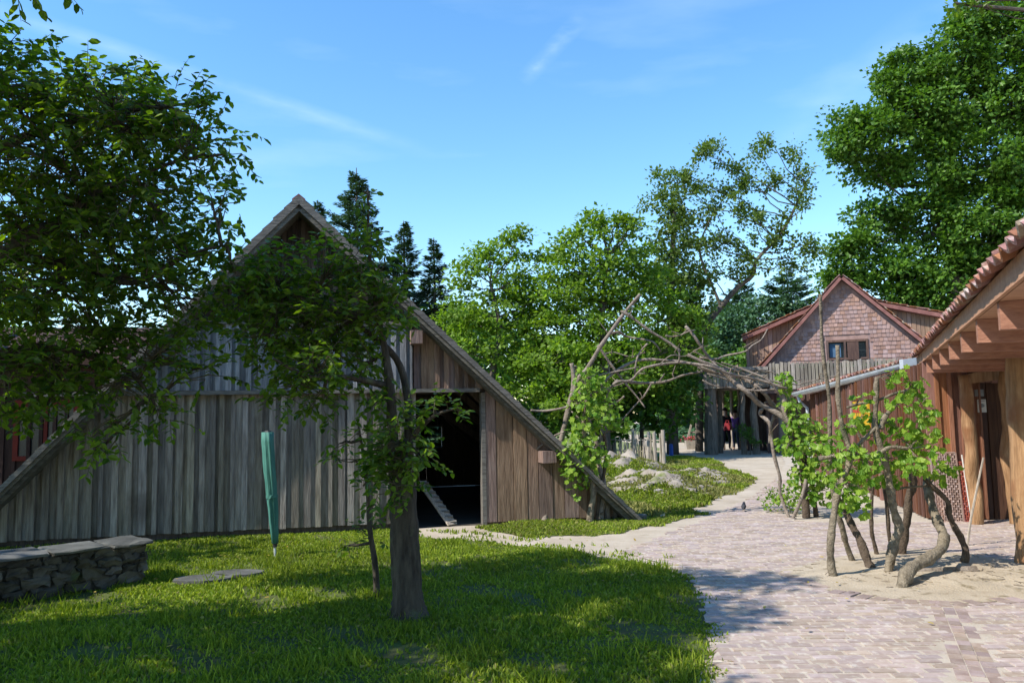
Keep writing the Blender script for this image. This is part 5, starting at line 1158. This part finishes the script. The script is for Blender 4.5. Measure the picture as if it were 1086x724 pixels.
# ------------------------------------------------------------------ rustic arch of bare branches
ga_, gb2 = gp(590, 552), gp(852, 549)
arch = thing('branch_arch', 'rustic arch of bare twisted branches spanning from the barn corner to the right vine', 'arch', ((ga_[0]+gb2[0])/2, (ga_[1]+gb2[1])/2, 0))
BR = [([(577, 554), (580, 537), (592, 490), (596, 467), (603, 432), (608, 405), (606, 385)], .078, .040, 0),
      ([(634, 552), (640, 520), (636, 490), (630, 462), (622, 440), (618, 415), (628, 396)], .062, .034, .15), ([(618, 430), (634, 410), (652, 396), (676, 384), (704, 380), (732, 384), (762, 396)], .034, .022, .1),
      ([(606, 425), (613, 403), (624, 390), (635, 370), (647, 353), (665, 331), (679, 312)], .050, .030, 0),
      ([(659, 330), (670, 336), (688, 350), (706, 362), (722, 372)], .034, .022, -.1), ([(713, 366), (718, 374), (720, 384)], .02, .014, -.1),
      ([(647, 354), (657, 352), (668, 355), (683, 360), (693, 363), (701, 373)], .026, .014, .1), ([(687, 364), (679, 374), (674, 384), (673, 398)], .020, .016, .1),
      ([(634, 366), (647, 385), (660, 403), (675, 419), (684, 432)], .030, .012, .12),
      ([(563, 435), (580, 435), (600, 432), (619, 426), (632, 417), (644, 411), (656, 405), (668, 403), (679, 394), (688, 388), (719, 386), (750, 388), (776, 396), (806, 402), (835, 412)], .022, .026, -.15),
      ([(624, 400), (657, 394), (678, 389)], .016, .012, .05), ([(660, 404), (683, 406), (704, 404), (724, 398), (745, 394)], .032, .018, .2),
      ([(727, 346), (733, 355), (742, 366), (753, 380), (763, 391)], .030, .026, 0), ([(706, 356), (718, 356), (728, 352), (737, 350)], .016, .010, .05),
      ([(729, 376), (748, 385), (763, 391), (776, 403), (791, 416), (807, 429), (827, 440), (838, 450)], .032, .055, 0),
      ([(742, 379), (758, 380), (771, 377), (789, 373), (798, 366), (804, 359), (814, 349)], .022, .012, .1), ([(745, 403), (760, 407), (776, 411), (804, 413), (832, 411)], .016, .020, -.1),
      ([(796, 402), (798, 410), (803, 420)], .018, .014, 0), ([(740, 390), (771, 397), (790, 402), (807, 417), (820, 428), (838, 442)], .024, .048, .15),
      ([(655, 403), (645, 413), (640, 431)], .026, .018, 0), ([(662, 420), (654, 427), (642, 431)], .018, .010, .1), ([(691, 406), (684, 418), (675, 429), (658, 447)], .020, .010, .15),
      ([(598, 458), (588, 462), (572, 472), (565, 481)], .022, .016, -.1), ([(610, 388), (614, 402), (620, 418)], .026, .016, .05),
      ([(808, 434), (811, 440), (814, 449), (818, 465), (822, 482), (826, 505), (830, 525), (838, 549)], .036, .028, 0), ([(821, 440), (818, 452), (816, 470)], .03, .02, .15),
      ([(855, 508), (848, 528), (839, 550)], .030, .034, -.2),
      ([(765, 392), (785, 399), (812, 392), (830, 400)], .014, .010, .1), ([(780, 388), (800, 396), (822, 404), (846, 408)], .016, .012, -.12), ([(790, 404), (815, 408), (850, 402)], .014, .01, .2),
      ([(750, 396), (775, 405), (800, 424), (822, 436)], .014, .020, .25), ([(765, 384), (790, 392), (812, 402), (826, 418)], .012, .018, -.2), ([(735, 372), (760, 384), (790, 396), (816, 398)], .014, .010, .3),
      ([(640, 376), (652, 372), (668, 378), (684, 374)], .012, .007, .2), ([(612, 400), (626, 408), (648, 410), (672, 402)], .014, .010, .3), ([(700, 386), (712, 378), (728, 376), (746, 366)], .012, .007, -.25),
      ([(606, 436), (620, 448), (640, 452), (658, 446)], .014, .008, .2), ([(783, 398), (788, 412), (786, 428)], .010, .006, .1), ([(846, 408), (870, 402), (900, 396)], .012, .007, -.1)]
for i, (pp, r0, r1, dy) in enumerate(BR):
    rg = np.random.default_rng(300+i); P = []
    for x, y in pp:
        f = (x-577)/(852-577); Yd = ga_[1]*(1-f)+gb2[1]*f+dy; P.append(at(x, y, Yd))
    if pp[0][1] > 545: P[0] = gp(*pp[0])-np.array([0, 0, .04])
    if pp[-1][1] > 545: P[-1] = gp(*pp[-1])-np.array([0, 0, .04])
    for q in range(1, len(P)-1): P[q] = P[q]+rg.normal(0, .012, 3)*np.array([1, 5, 1])
    Q = smooth_path(P, 4); k = len(Q); rr_ = .80*np.linspace(r0, r1, k)*(1+.10*np.sin(np.arange(k)*1.3+i)); mb = MB(); mb.tube(Q, rr_, 8, .10, rg)
    for s_ in range(rg.integers(1, 3)):       # little side spurs
        a = Q[rg.integers(2, k-2)]; mb.tube([a, a+rg.normal(0, .05, 3)+np.array([0, 0, .04]), a+rg.normal(0, .09, 3)+np.array([0, 0, .08])], [.012, .009, .004], 5, cap=False)
    mb.build('branch', 'dead_branch', arch, smooth=True)

# ------------------------------------------------------------------ grape vines
def vine(name, label, base, stems, blobs, seed, lsize=.12, n_per=1.0, group='grape vines'):
    rg = np.random.default_rng(seed); t = thing(name, label, 'vine', tuple(base), 0, group)
    anch = []
    for i, (pp, Yd, r0, r1, m) in enumerate(stems):
        P = []; 
        for j, q in enumerate(pp):
            yy = Yd[0]+(Yd[1]-Yd[0])*j/(len(pp)-1); P.append(at(q[0], q[1], yy)+np.append(rg.normal(0, .006, 2), 0))
        if P[0][2] < .12: P[0][2] = -.03
        Q = smooth_path(P, 4); k = len(Q); anch += Q
        rr_ = .86*np.linspace(r0, r1, k)*(1+.12*np.sin(np.arange(k)*.9+i)+.08*np.sin(np.arange(k)*2.3)); mb = MB(); mb.tube(Q, rr_, 12, .14, rg); mb.build('stem', m, t, smooth=True)
    anch = np.array(anch); LP, LD, LN, LS = [], [], [], []; tw = MB()
    for c, r in blobs:
        n = int(n_per*70*(r[0]*r[2]+r[0]*r[1])/.06); n = max(n, 6); u = in_ball(rg, n, .15)
        a = anch[np.argmin(np.linalg.norm(anch-c, axis=1))]; W = wander(a, c, rg, 5, .1); tw.tube(W, [.009, .008, .007, .006, .005, .004], 5)
        for uu in u:
            p = c+uu*r; s_ = W[rg.integers(1, 6)]
            if rg.random() < .25: tw.tube([s_, (s_+p)/2+rg.normal(0, .02, 3), p], [.004, .003, .002], 3, cap=False)
            LP.append(p); LD.append(np.array([0, 0, -.7])+uu*.5+rg.normal(0, .45, 3)); LN.append(uu*.8+np.array([-.3, -.5, .6])+rg.normal(0, .45, 3)); LS.append(lsize*rg.uniform(.55, 1.15))
    tw.build('tendrils', 'vine_wood', t); leaves('foliage', np.array(LP), np.array(LD), np.array(LN), np.array(LS), VINEL, 'vine_leaf', t); return t
def S(*pp): return list(pp)
yv = gp(942, 610)[1]; yb = gp(956, 588)[1]
stems = [
 (S((885, 613), (880, 594), (881, 572), (884, 547), (889, 518), (896, 502), (902, 481), (898, 465), (893, 452), (888, 423), (889, 395), (887, 366)), (gp(885, 613)[1], gp(885, 613)[1]), .045, .020, 'vine_wood'),
 (S((905, 595), (898, 580), (893, 560), (886, 530), (883, 500), (881, 469), (879, 423), (873, 377), (872, 340), (870, 312)), (gp(905, 595)[1], 8.2), .036, .018, 'vine_wood'),
 (S((942, 612), (935, 613), (925, 603), (917, 586), (909, 569), (902, 555), (893, 535)), (yv, yv+.5), .062, .036, 'vine_wood_dark'),
 (S((941, 612), (945, 590), (951, 572), (954, 560), (948, 540), (944, 520), (942, 500), (936, 480), (931, 462), (927, 445), (929, 418), (930, 400)), (yv, yv+.1), .055, .028, 'vine_wood'),
 (S((954, 624), (962, 607), (974, 598), (988, 590), (998, 580), (1001, 568), (996, 556), (989, 540), (985, 522), (984, 505)), (gp(954, 624)[1], yv+.5), .068, .045, 'vine_wood'),
 (S((1019, 603), (1024, 588), (1020, 572), (1012, 557), (1007, 545), (1005, 532), (994, 520), (980, 508)), (gp(1019, 603)[1], gp(1019, 603)[1]), .042, .024, 'vine_wood_dark'),
 (S((955, 590), (960, 565), (963, 545), (964, 528), (968, 515), (966, 495)), (yb, yb-.2), .052, .045, 'vine_wood_dark'),
 (S((930, 590), (928, 575), (925, 560), (925, 530), (926, 505)), (yb, yb-.1), .026, .020, 'vine_wood_dark'),
 (S((946, 586), (944, 569), (941, 545), (938, 522), (934, 500)), (yb, yb), .026, .020, 'vine_wood_dark'),
 (S((870, 486), (890, 484), (912, 482), (932, 481), (945, 474), (965, 476)), (yv, yv), .028, .020, 'vine_wood'),
 (S((899, 432), (912, 428), (928, 425), (950, 417), (970, 412)), (yv+.1, yv+.1), .016, .014, 'vine_wood'),
 (S((934, 455), (940, 442), (951, 428), (958, 418)), (yv, yv), .030, .018, 'vine_wood'),
 (S((950, 519), (960, 517), (985, 515)), (yv+.3, yv+.3), .014, .012, 'vine_wood'),
 (S((902, 480), (915, 466), (927, 455), (940, 447)), (yv, yv+.1), .022, .016, 'vine_wood'),
 (S((905, 450), (915, 470), (920, 500), (924, 520)), (yv+.2, yv+.2), .014, .014, 'vine_wood')]
y1_, y2_ = yv-.1, yv+.25
vb = blobs3([(949, 398, y1_, 13, 10, .15), (968, 410, y1_, 16, 12, .18), (955, 425, y1_, 16, 12, .18), (982, 432, y2_, 12, 12, .15), (975, 450, y1_, 18, 14, .22), (960, 468, y2_, 18, 16, .25), (988, 470, y1_, 14, 12, .2), (1000, 500, y2_, 14, 12, .2), (975, 492, y1_, 22, 12, .25),
             (945, 485, y2_, 18, 16, .25), (920, 492, y1_, 22, 18, .25), (900, 515, y1_, 18, 18, .22), (910, 535, y1_, 14, 12, .18), (880, 495, y2_, 14, 14, .2), (872, 470, y2_, 14, 12, .2), (890, 530, y2_, 12, 14, .18), (903, 448, y1_, 12, 10, .15), (916, 420, y1_, 10, 10, .14), (935, 440, y2_, 10, 12, .14), (925, 462, y2_, 10, 10, .15), (915, 440, y2_, 12, 12, .15), (905, 500, y2_, 20, 20, .2), (950, 450, y2_, 14, 12, .16), (940, 505, y2_, 18, 12, .2), (890, 480, y1_, 12, 14, .18), (885, 458, y2_, 9, 9, .14), (908, 478, y1_, 12, 10, .15)])
vine('grape_vine', 'large grape vine with twisted trunks and two tall bare sticks in the sandy bed', gp(945, 608), stems, vb, 401, .072, .60)
# right end of the arch
ym = gp(855, 549)[1]
vine('grape_vine', 'leafy grape vine at the right foot of the branch arch, behind the large one', gp(855, 549),
 [(S((855, 550), (855, 530), (854, 510), (850, 485), (845, 462), (838, 445)), (ym, ym), .062, .05, 'vine_wood_dark'), (S((866, 549), (863, 520), (858, 495), (848, 470)), (ym+.1, ym), .04, .03, 'vine_wood_dark'),
  (S((838, 455), (834, 440), (831, 428), (830, 418)), (ym, ym), .055, .045, 'dead_branch')],
 blobs3([(832, 402, ym, 10, 10, .2), (838, 425, ym, 12, 14, .25), (848, 450, ym-.1, 16, 16, .3), (838, 468, ym, 14, 14, .3), (856, 480, ym-.1, 16, 18, .3), (848, 505, ym, 14, 14, .28), (865, 500, ym-.1, 12, 16, .25), (868, 455, ym, 12, 14, .25), (860, 525, ym, 10, 14, .2), (874, 520, ym, 10, 14, .2)]), 402, .088, .62)
# left end of the arch
yl = gp(625, 554)[1]
vine('grape_vine', 'leafy grape vine climbing the left foot of the branch arch at the barn corner', gp(625, 554),
 [(S((625, 555), (627, 540), (629, 522), (627, 500), (623, 478), (618, 450), (622, 420)), (yl, yl), .060, .035, 'vine_wood'), (S((633, 548), (635, 525), (640, 500), (643, 478), (640, 460)), (yl+.1, yl+.2), .03, .026, 'vine_wood_dark')],
 blobs3([(622, 400, yl, 14, 14, .25), (636, 410, yl+.1, 14, 12, .25), (616, 425, yl, 16, 14, .28), (640, 435, yl, 20, 12, .28), (655, 448, yl+.1, 14, 8, .2), (622, 448, yl, 22, 14, .3), (612, 470, yl-.1, 18, 14, .28), (628, 480, yl, 20, 14, .3), (606, 496, yl-.1, 14, 14, .25), (620, 505, yl, 12, 12, .2), (612, 520, yl, 6, 8, .12), (600, 480, yl-.1, 8, 10, .15)]), 403, .086, .55)
# shrub at the right foot
c = gp(838, 545)
far_tree('shrub', 'small green shrub on the ground at the right foot of the branch arch', 'shrub', c, [c+np.array([0, 0, .2])], [(c+np.array([-.12, .15, .22]), np.array([.30, .25, .25])), (c+np.array([.16, .1, .32]), np.array([.22, .2, .34]))], 'vine_leaf', .055, 2.0, .10, None, 410, .012, per=22)
# log on the bed
la, lb2 = gp(970, 611), gp(1036, 610)
stickthing('log', 'short cut log lying on the sand at the foot of the large vine', 'log', [la+np.array([0, 0, .04]), (la+lb2)/2+np.array([0, .02, .045]), lb2+np.array([0, 0, .045])], [.030, .036, .045], 'dead_branch', seed=7, n=10)
la, lb2 = gp(905, 598), gp(935, 603)

# weeds and twigs on the bed
rg = np.random.default_rng(77); mb = MB()
for i in range(130):
    c = np.array([bc[0]+rg.normal(.3, .9), bc[1]+rg.normal(0, .35), .045]); a = rg.uniform(0, 6.28); l_ = rg.uniform(.03, .12)
    mb.tube([c, c+np.array([math.cos(a)*l_, math.sin(a)*l_, rg.uniform(0, .02)])], [.004, .002], 4)
o = mb.build('litter', 'dead_branch'); props(o, 'dry twigs and litter on the sandy vine bed', 'litter', kind='stuff')

# ------------------------------------------------------------------ people in the passage
def person(label, base, h, facing, top_m, leg_m, seed, pose=0.0):
    t = thing('person', label, 'person', tuple(base), facing); s = h/1.72; Mx = t.matrix_world
    J = {'pel': (0, 0, .92), 'wst': (0, 0, 1.05), 'chs': (0, .01, 1.28), 'nk': (0, 0, 1.45), 'hd0': (0, -.01, 1.53), 'hd1': (0, -.01, 1.66),
         'hl': (.09, 0, .88), 'kl': (.10, -.03-pose, .48), 'al': (.11, .02-pose*.6, .08), 'fl': (.12, -.14-pose*.6, .03), 'hr': (-.09, 0, .88), 'kr': (-.10, -.02+pose*.3, .48), 'ar': (-.11, .06+pose, .08), 'fr': (-.12, -.10+pose, .03),
         'sl': (.18, 0, 1.40), 'el': (.24, .03, 1.12), 'wl': (.23, -.10, .90), 'gl': (.22, -.14, .82), 'sr': (-.18, 0, 1.40), 'er': (-.24, .04, 1.12), 'wr': (-.20, -.14, .94), 'gr': (-.18, -.18, .87)}
    Rr = {'pel': .125, 'wst': .115, 'chs': .13, 'nk': .055, 'hd0': .075, 'hd1': .085, 'hl': .085, 'kl': .06, 'al': .042, 'fl': .035, 'hr': .085, 'kr': .06, 'ar': .042, 'fr': .035, 'sl': .055, 'el': .042, 'wl': .028, 'gl': .03, 'sr': .055, 'er': .042, 'wr': .028, 'gr': .03}
    E_ = [('pel', 'wst'), ('wst', 'chs'), ('chs', 'nk'), ('nk', 'hd0'), ('hd0', 'hd1'), ('pel', 'hl'), ('hl', 'kl'), ('kl', 'al'), ('al', 'fl'), ('pel', 'hr'), ('hr', 'kr'), ('kr', 'ar'), ('ar', 'fr'),
          ('chs', 'sl'), ('sl', 'el'), ('el', 'wl'), ('wl', 'gl'), ('chs', 'sr'), ('sr', 'er'), ('er', 'wr'), ('wr', 'gr')]
    def skinned(name, keys, edges, grow, m, root):
        me = bpy.data.meshes.new(name); ids = {k: i for i, k in enumerate(keys)}
        me.from_pydata([tuple(np.array(J[k])*s) for k in keys], [(ids[a], ids[b]) for a, b in edges if a in ids and b in ids], [])
        o = bpy.data.objects.new(name, me); COL.objects.link(o); o.parent = t; o.modifiers.new('skin', 'SKIN')
        for k in keys: v = me.skin_vertices[0].data[ids[k]]; r_ = Rr[k]*s*grow; v.radius = (r_, r_*.85); v.use_root = (k == root)
        sb_ = o.modifiers.new('sub', 'SUBSURF'); sb_.levels = 2; sb_.render_levels = 2; me.materials.append(MATS[m]); return o
    skinned('body', list(J), E_, 1.0, 'skin', 'pel')
    skinned('top', ['wst', 'chs', 'sl', 'el', 'sr', 'er', 'pel'], E_, 1.22, top_m, 'chs')
    skinned('trousers', ['pel', 'hl', 'kl', 'al', 'hr', 'kr', 'ar'], E_, 1.2, leg_m, 'pel')
    mb = MB(); hc = np.array([0, .02, 1.665])*s; vs = []; fs = []
    for i in range(7):
        for j in range(12):
            th = math.pi*.62*i/6; ph = 6.283*j/12; p = hc+np.array([math.sin(th)*math.cos(ph)*.10, math.sin(th)*math.sin(ph)*.105+.012, math.cos(th)*.105])*s; vs.append((Mx @ Vector(p))[:])
    for i in range(6):
        for j in range(12): fs.append((i*12+j, i*12+(j+1) % 12, (i+1)*12+(j+1) % 12, (i+1)*12+j))
    mb.add(vs, fs); mb.build('hair', 'hair', t, smooth=True); return t
p1, p2 = gp(771, 477), gp(781, 476.5); p1[2] = p2[2] = 0
person('person in dark clothes holding a red thing under the deck', p1, 1.72, rad(15), 'cloth_dark', 'cloth_dark', 1, .08)
person('person in a purple top standing under the deck, right of the other one', p2, 1.62, rad(-30), 'cloth_purple', 'cloth_jeans', 2, .05)
mb = MB(); c = p1+np.array([-.02, -.30, .98]); vs_ = c+np.array([(-.15, -.06, -.16), (.15, -.06, -.16), (.15, .06, -.16), (-.15, .06, -.16), (-.11, -.04, .14), (.11, -.04, .14), (.11, .04, .14), (-.11, .04, .14)]); mb.box8(vs_)
mb.tube([c+np.array([-.07, 0, .13]), c+np.array([-.05, 0, .24]), c+np.array([.05, 0, .24]), c+np.array([.07, 0, .13])], [.012]*4, 6)
o = mb.build('bag', 'cloth_red', origin=tuple(c)); props(o, 'red bag held in front by the person in dark clothes', 'bag')

# ------------------------------------------------------------------ bird on the path
bb_ = gp(789, 542.5); bd = thing('bird', 'small dark bird standing on the brick path under the arch', 'bird', tuple(bb_), rad(70))
mb = MB(); Mx = bd.matrix_world
def bt3(p): return np.array((Mx @ Vector(p))[:])
mb.tube([bt3(p) for p in [(-.13, 0, .055), (-.08, 0, .065), (-.04, 0, .075), (0, 0, .085), (.035, 0, .10), (.055, 0, .125), (.072, 0, .135), (.085, 0, .133)]], [.008, .016, .034, .040, .032, .022, .021, .008], 12)
mb.build('body', 'feather', bd, smooth=True)
mb = MB(); mb.tube([bt3((.083, 0, .133)), bt3((.105, 0, .130))], [.006, .001], 6); mb.build('beak', 'beak', bd)
for s_ in (-.014, .014):
    mb = MB(); mb.tube([bt3((.0, s_, .055)), bt3((.005, s_, .025)), bt3((.0, s_, .011)), bt3((.025, s_, .011))], [.004, .003, .003, .002], 5); mb.build('leg', 'beak', bd)
